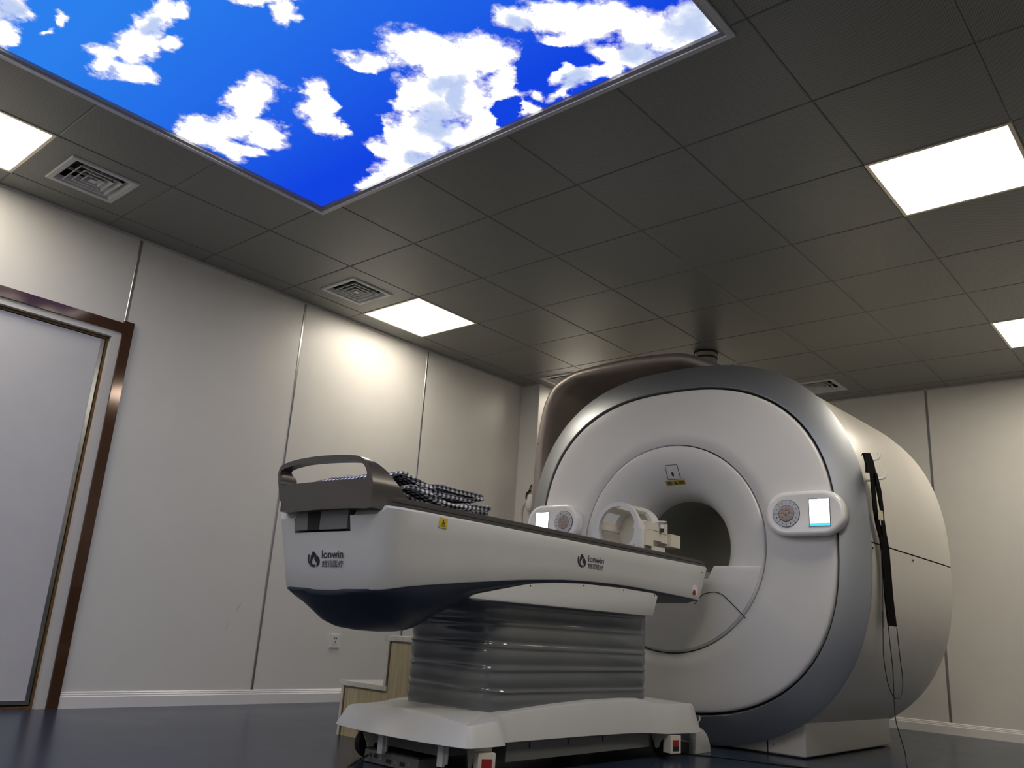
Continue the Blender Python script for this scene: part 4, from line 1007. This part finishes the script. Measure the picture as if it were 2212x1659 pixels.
box('foot_block', (xb2+0.03, cyc-0.130, 0.9955), (xb2+0.07, cyc+0.130, czc-0.06), 'coil', hc, 0.002)
box('connector_plug', (xb2+0.035, cyc-0.190, czc-0.075), (xb2+0.135, cyc-0.120, czc-0.005), 'coil', hc, 0.004)
kn = lathe('release_knob', [(0.013, 0.02), (0.013, 0.043), (0.020, 0.048), (0.028, 0.056), (0.026, 0.060)], (xb2-0.045, cyc-0.178, czc-0.005), 'z', 'coilw', hc, 20)
lathe('knob_stem', [(0.010, 0.0), (0.010, 0.040)], (xb2-0.045, cyc-0.180, czc-0.005), 'z', 'ink', kn, 16)
lathe('head_cushion', [(0.02, -0.01), (0.055, -0.006), (0.062, 0.006), (0.05, 0.018), (0.02, 0.024)], (xa+0.05, cyc-0.045, 1.020), 'z', 'coilw', hc, 24)

# ================================================================== FOLDED GOWN
gn_bm = bmesh.new(); uvl = gn_bm.loops.layers.uv.new('cloth'); PITCHC = 0.0245
def cpt(cx, cyp, y=2.385):
    p = aty((820+cx/8.508, 1000+cyp/8.508), y); return Vector((p.x, p.z))
def lobe(pts, thick, ya, yb, useed):
    C = catmull([Vector((*cpt(a, b), 0)) for a, b in pts], 7); n = len(C)
    T = [t/4800.0 for t in thick]; tp = np.interp(np.linspace(0, 1, n), np.linspace(0, 1, len(T)), T)
    topl, botl = [], []
    for i, p in enumerate(C):
        t = (C[min(i+1, n-1)]-C[max(i-1, 0)]).normalized(); nn = Vector((-t.y, t.x, 0)); h = tp[i]/2
        topl.append(p+nn*h); botl.append(p-nn*h)
    e0 = [C[0]+(topl[0]-C[0])*math.cos(a)+(C[0]-C[1]).normalized()*math.sin(a)*tp[0]/2 for a in (2.6, 2.0, 1.57, 1.1, 0.5)]
    e1 = [C[-1]+(topl[-1]-C[-1])*math.cos(a)+(C[-1]-C[-2]).normalized()*math.sin(a)*tp[-1]/2 for a in (0.5, 1.1, 1.57, 2.0, 2.6)]
    loop = topl+e1+botl[::-1]+e0; m_ = len(loop); cen_ = [None]*m_
    # centreline point that each outline point shrinks to at the rounded ends
    core = C+[C[-1]]*5+C[::-1]+[C[0]]*5
    arc = [0.0]
    for i in range(m_): arc.append(arc[-1]+(loop[(i+1) % m_]-loop[i]).length)
    ny = 26; rows = []; yv = []
    for j in range(ny+1):
        v = j/ny; y = ya+(yb-ya)*v
        e = min(v, 1-v)*(yb-ya); k = 1.0 if e > 0.012 else 0.60+0.40*math.sqrt(max(0, 1-(1-e/0.012)**2))
        row = []
        for i, p in enumerate(loop):
            q = core[i]+(p-core[i])*k
            wob = 0.0022*math.sin(23*q.x+31*y+useed)+0.0016*math.sin(61*y-40*q.x+2*useed)
            row.append(gn_bm.verts.new((q.x+0.6*wob, y, max(q.y+wob, 0.9965))))
        rows.append(row); yv.append(y)
    def uvset(f, us):
        for l, u in zip(f.loops, us): l[uvl].uv = u
    for j in range(ny):
        for i in range(m_):
            k = (i+1) % m_
            f = gn_bm.faces.new((rows[j][i], rows[j][k], rows[j+1][k], rows[j+1][i]))
            uvset(f, [(arc[i]/PITCHC, yv[j]/PITCHC), (arc[i+1]/PITCHC, yv[j]/PITCHC), (arc[i+1]/PITCHC, yv[j+1]/PITCHC), (arc[i]/PITCHC, yv[j+1]/PITCHC)])
            f.smooth = True
    for row in (rows[0], rows[-1]):
        f = gn_bm.faces.new(row); uvset(f, [(v.co.x/PITCHC, v.co.z/PITCHC*1.0) for v in row]); f.smooth = True
lobe([(230, 400), (450, 575), (900, 770), (1400, 895), (1980, 935)], [95, 100, 90, 80, 75], 2.385, 2.86, 0.3)
lobe([(460, 440), (620, 440), (800, 500), (1100, 680), (1400, 790), (1700, 820), (2030, 845)], [60, 90, 110, 130, 140, 150, 140], 2.387, 2.85, 1.9)
lobe([(480, 240), (600, 265), (900, 430), (1250, 590), (1600, 675), (1930, 670)], [90, 110, 130, 120, 100, 70], 2.392, 2.86, 3.7)
lobe([(880, 395), (1200, 455), (1600, 545), (1930, 610)], [70, 110, 120, 105], 2.397, 2.84, 5.1)
lobe([(520, 190), (400, 180), (280, 215), (215, 300), (260, 430), (400, 545), (520, 600)], [60, 75, 85, 85, 80, 75, 50], 2.384, 2.87, 0.9)
me = finish(gn_bm); gown = link('folded_gown', me, 'gingham')
tag(gown, 'folded black and white gingham cloth on the foot end of the table', 'cloth')

# ================================================================== STEP STOOL
ss = thing('step_stool', 'two-step pale wooden stool with white edges beside the table', 'step stool', (3.08, 3.3, 0))
xA, xB = 2.862, 3.27
prof_s = [(3.045, 0.0), (3.045, 0.466), (3.240, 0.466), (3.240, 0.233), (3.552, 0.233), (3.552, 0.0)]
for x in (xA+0.006, xB-0.022): prism('side_panel', prof_s, 'x', x, x+0.016, 'wood', ss)
box('tread', (xA-0.002, 3.232, 0.234), (xB+0.004, 3.588, 0.256), 'wood_edge', ss, 0.0015)
box('tread', (xA-0.002, 3.040, 0.467), (xB+0.004, 3.276, 0.490), 'wood_edge', ss, 0.0015)
box('riser', (xA, 3.554, 0.0), (xB, 3.571, 0.234), 'wood_edge', ss, 0.001)
box('riser', (xA, 3.242, 0.256), (xB, 3.258, 0.467), 'wood_edge', ss, 0.001)
box('back_panel', (xA+0.022, 3.047, 0.0), (xB-0.022, 3.060, 0.464), 'wood', ss)
boxes('board_edge', [((xA+0.001, 3.547, 0.0), (xA+0.0065, 3.554, 0.233)), ((xA+0.001, 3.234, 0.256), (xA+0.0065, 3.242, 0.466)), ((xA+0.001, 3.24, 0.2275), (xA+0.0065, 3.547, 0.234)), ((xA+0.001, 3.047, 0.4605), (xA+0.0065, 3.238, 0.467))], 'wood_gap', ss)

# ================================================================== SMALL THINGS
ox, oz = 3.828, 0.398
ou = thing('wall_outlet', 'white five-hole electrical outlet low on the wall behind the stool', 'outlet', (ox, Y1, oz))
box('face_plate', (ox-0.043, Y1-0.010, oz-0.043), (ox+0.043, Y1, oz+0.043), 'outlet', ou, 0.003)
for dx, dz, w, h in ((-0.008, 0.018, 0.004, 0.005), (0.008, 0.018, 0.004, 0.005), (0.0, -0.006, 0.003, 0.005), (-0.009, -0.022, 0.003, 0.005), (0.009, -0.022, 0.003, 0.005)):
    box('socket_hole', (ox+dx-w, Y1-0.0104, oz+dz-h), (ox+dx+w, Y1-0.0095, oz+dz+h), 'ink', ou)

# strap and cord hanging on the scanner side
sp = thing('hanging_strap', 'black webbing strap with thin black cord hung on white hooks', 'strap', (4.72, 1.47, 0.7))
def spx(c): return (1850+c[0]/3.947, 960+c[1]/3.947)
def strap(name, left, right, y0, y1):
    n = len(left); vs = []
    for i in range(n):
        y = y0+(y1-y0)*i/(n-1)
        a, b = aty(spx(left[i]), y), aty(spx(right[i]), y)
        vs += [a, b, b+Vector((0, 0.006, 0)), a+Vector((0, 0.006, 0))]
    fs = [(0, 1, 2, 3), (4*n-4, 4*n-3, 4*n-2, 4*n-1)]
    for i in range(n-1):
        for k in range(4): fs.append((4*i+k, 4*i+(k+1) % 4, 4*i+4+(k+1) % 4, 4*i+4+k))
    return mk(name, vs, fs, 'fabricblack', sp, None)
strap('strap_loop', [(48, 95), (60, 72), (85, 180), (85, 240)], [(115, 72), (118, 74), (150, 150), (170, 250)], 1.470, 1.462)
strap('strap_loop', [(120, 235), (135, 400), (150, 560), (170, 680), (200, 795)], [(160, 255), (166, 400), (182, 560), (205, 680), (245, 795)], 1.462, 1.470)
strap('strap_loop', [(160, 245), (180, 400), (205, 540), (218, 640), (225, 790)], [(176, 240), (215, 400), (232, 540), (240, 640), (262, 790)], 1.456, 1.464)
strap('strap_body', [(200, 780), (215, 900), (232, 1100), (246, 1300), (262, 1440), (275, 1545)], [(262, 780), (282, 900), (299, 1100), (315, 1300), (332, 1440), (346, 1555)], 1.462, 1.470)
boxes('buckle', [(tuple(aty(spx((198, 640)), 1.452)-Vector((0, 0.003, 0.0))), tuple(aty(spx((220, 570)), 1.452)+Vector((0, 0.006, 0.0))))], 'beige', sp)
def cpx(c): return (1500+c[0]/3.107, 1340+c[1]/3.107)
c1 = [aty(cpx(c), 1.462) for c in ((1262, -60), (1266, 100), (1270, 250), (1300, 430), (1340, 515), (1370, 524), (1392, 490), (1398, 400), (1380, 250), (1358, 50))]
tube('cord', catmull(c1, 6), 0.0022, 'black', sp, 6)
c2 = [aty(cpx(c), 1.458) for c in ((1300, 20), (1312, 150), (1332, 330), (1340, 520), (1350, 660), (1375, 760), (1400, 840), (1418, 910))]
e_ = c2[-1]; c2 += [Vector((e_.x+0.01, e_.y, max(0.02, e_.z-0.05))), Vector((e_.x+0.03, e_.y-0.02, 0.004)), Vector((e_.x+0.02, e_.y-0.14, 0.003)), Vector((e_.x-0.15, e_.y-0.25, 0.003))]
tube('cord', catmull(c2, 6), 0.0022, 'black', sp, 6)
c3 = [aty(spx(c), 1.466) for c in ((213, 790), (212, 950), (222, 1180), (226, 1400), (228, 1560))]
tube('cord', catmull(c3, 5), 0.0022, 'black', sp, 6)

# call bulb hung on the boxed-out wall
cbx = thing('call_bulb', 'white squeeze bulb on a black loop with beige tube by the corner', 'call bulb', (5.63, 4.73, 1.6))
def wpt(q, x=5.632): return atx(q, x)
tube('hanger_loop', catmull([wpt((1148, 1047)), wpt((1143, 1060)), wpt((1137.5, 1066)), wpt((1136.5, 1077)), wpt((1140, 1078)), wpt((1141, 1064)), wpt((1147, 1061))], 5), 0.006, 'black', cbx, 8)
p = wpt((1143, 1086), 5.60)
lathe('bulb', [(0.012, -0.10), (0.026, -0.085), (0.036, -0.05), (0.034, -0.01), (0.024, 0.02), (0.020, 0.045), (0.012, 0.05)], (5.605, p.y, p.z+0.02), 'z', 'outlet', cbx, 20)
tube('tube', catmull([wpt((1142, 1083)), wpt((1133, 1088)), wpt((1128, 1098)), wpt((1126.5, 1112)), wpt((1127, 1130)), wpt((1129, 1170)), wpt((1133, 1230))], 6), 0.0055, 'beige', cbx, 8)

# floor dock that the table locks onto
fd = thing('floor_dock', 'low white curved dock on the floor between table base and scanner', 'dock', (4.2, TY, 0))
qpf = [(4.05, 0.0), (4.352, 0.0), (4.348, 0.03), (4.336, 0.062), (4.312, 0.092), (4.278, 0.118), (4.235, 0.138), (4.18, 0.150), (4.05, 0.152)]
qpf = [(a, b*0.7 if a < 4.19 else b) for a, b in qpf]
qpf = [(4.19, 0.0), (4.352, 0.0), (4.347, 0.030), (4.334, 0.060), (4.312, 0.088), (4.280, 0.110), (4.24, 0.126), (4.19, 0.134)]
for y in (2.305, 2.945): prism('dock_cheek', qpf, 'y', y, y+0.04, 'twhite', fd, 0.003)
box('dock_bar', (4.20, 2.345, 0.0), (4.26, 2.945, 0.05), 'darkgrey', fd, 0.004)
tube('cable_tie', [(4.20, 2.315, 0.130), (4.225, 2.300, 0.165), (4.222, 2.303, 0.185)], 0.003, 'coilw', fd, 6)
# cable across the floor
cb_ = link('floor_cable', None) if False else None
pts = catmull([Vector((4.10, 2.42, 0.004)), atz((1500, 1630), 0.004), atz((1560, 1636), 0.004), atz((1640, 1646), 0.004), atz((1720, 1656), 0.004), atz((1800, 1668), 0.004), Vector((4.36, 1.35, 0.004)), Vector((4.5, 0.9, 0.004))], 6)
tag(tube('floor_cable', pts, 0.004, 'black', None, 8), 'thin black cable lying on the floor in front of the scanner pedestal', 'cable')
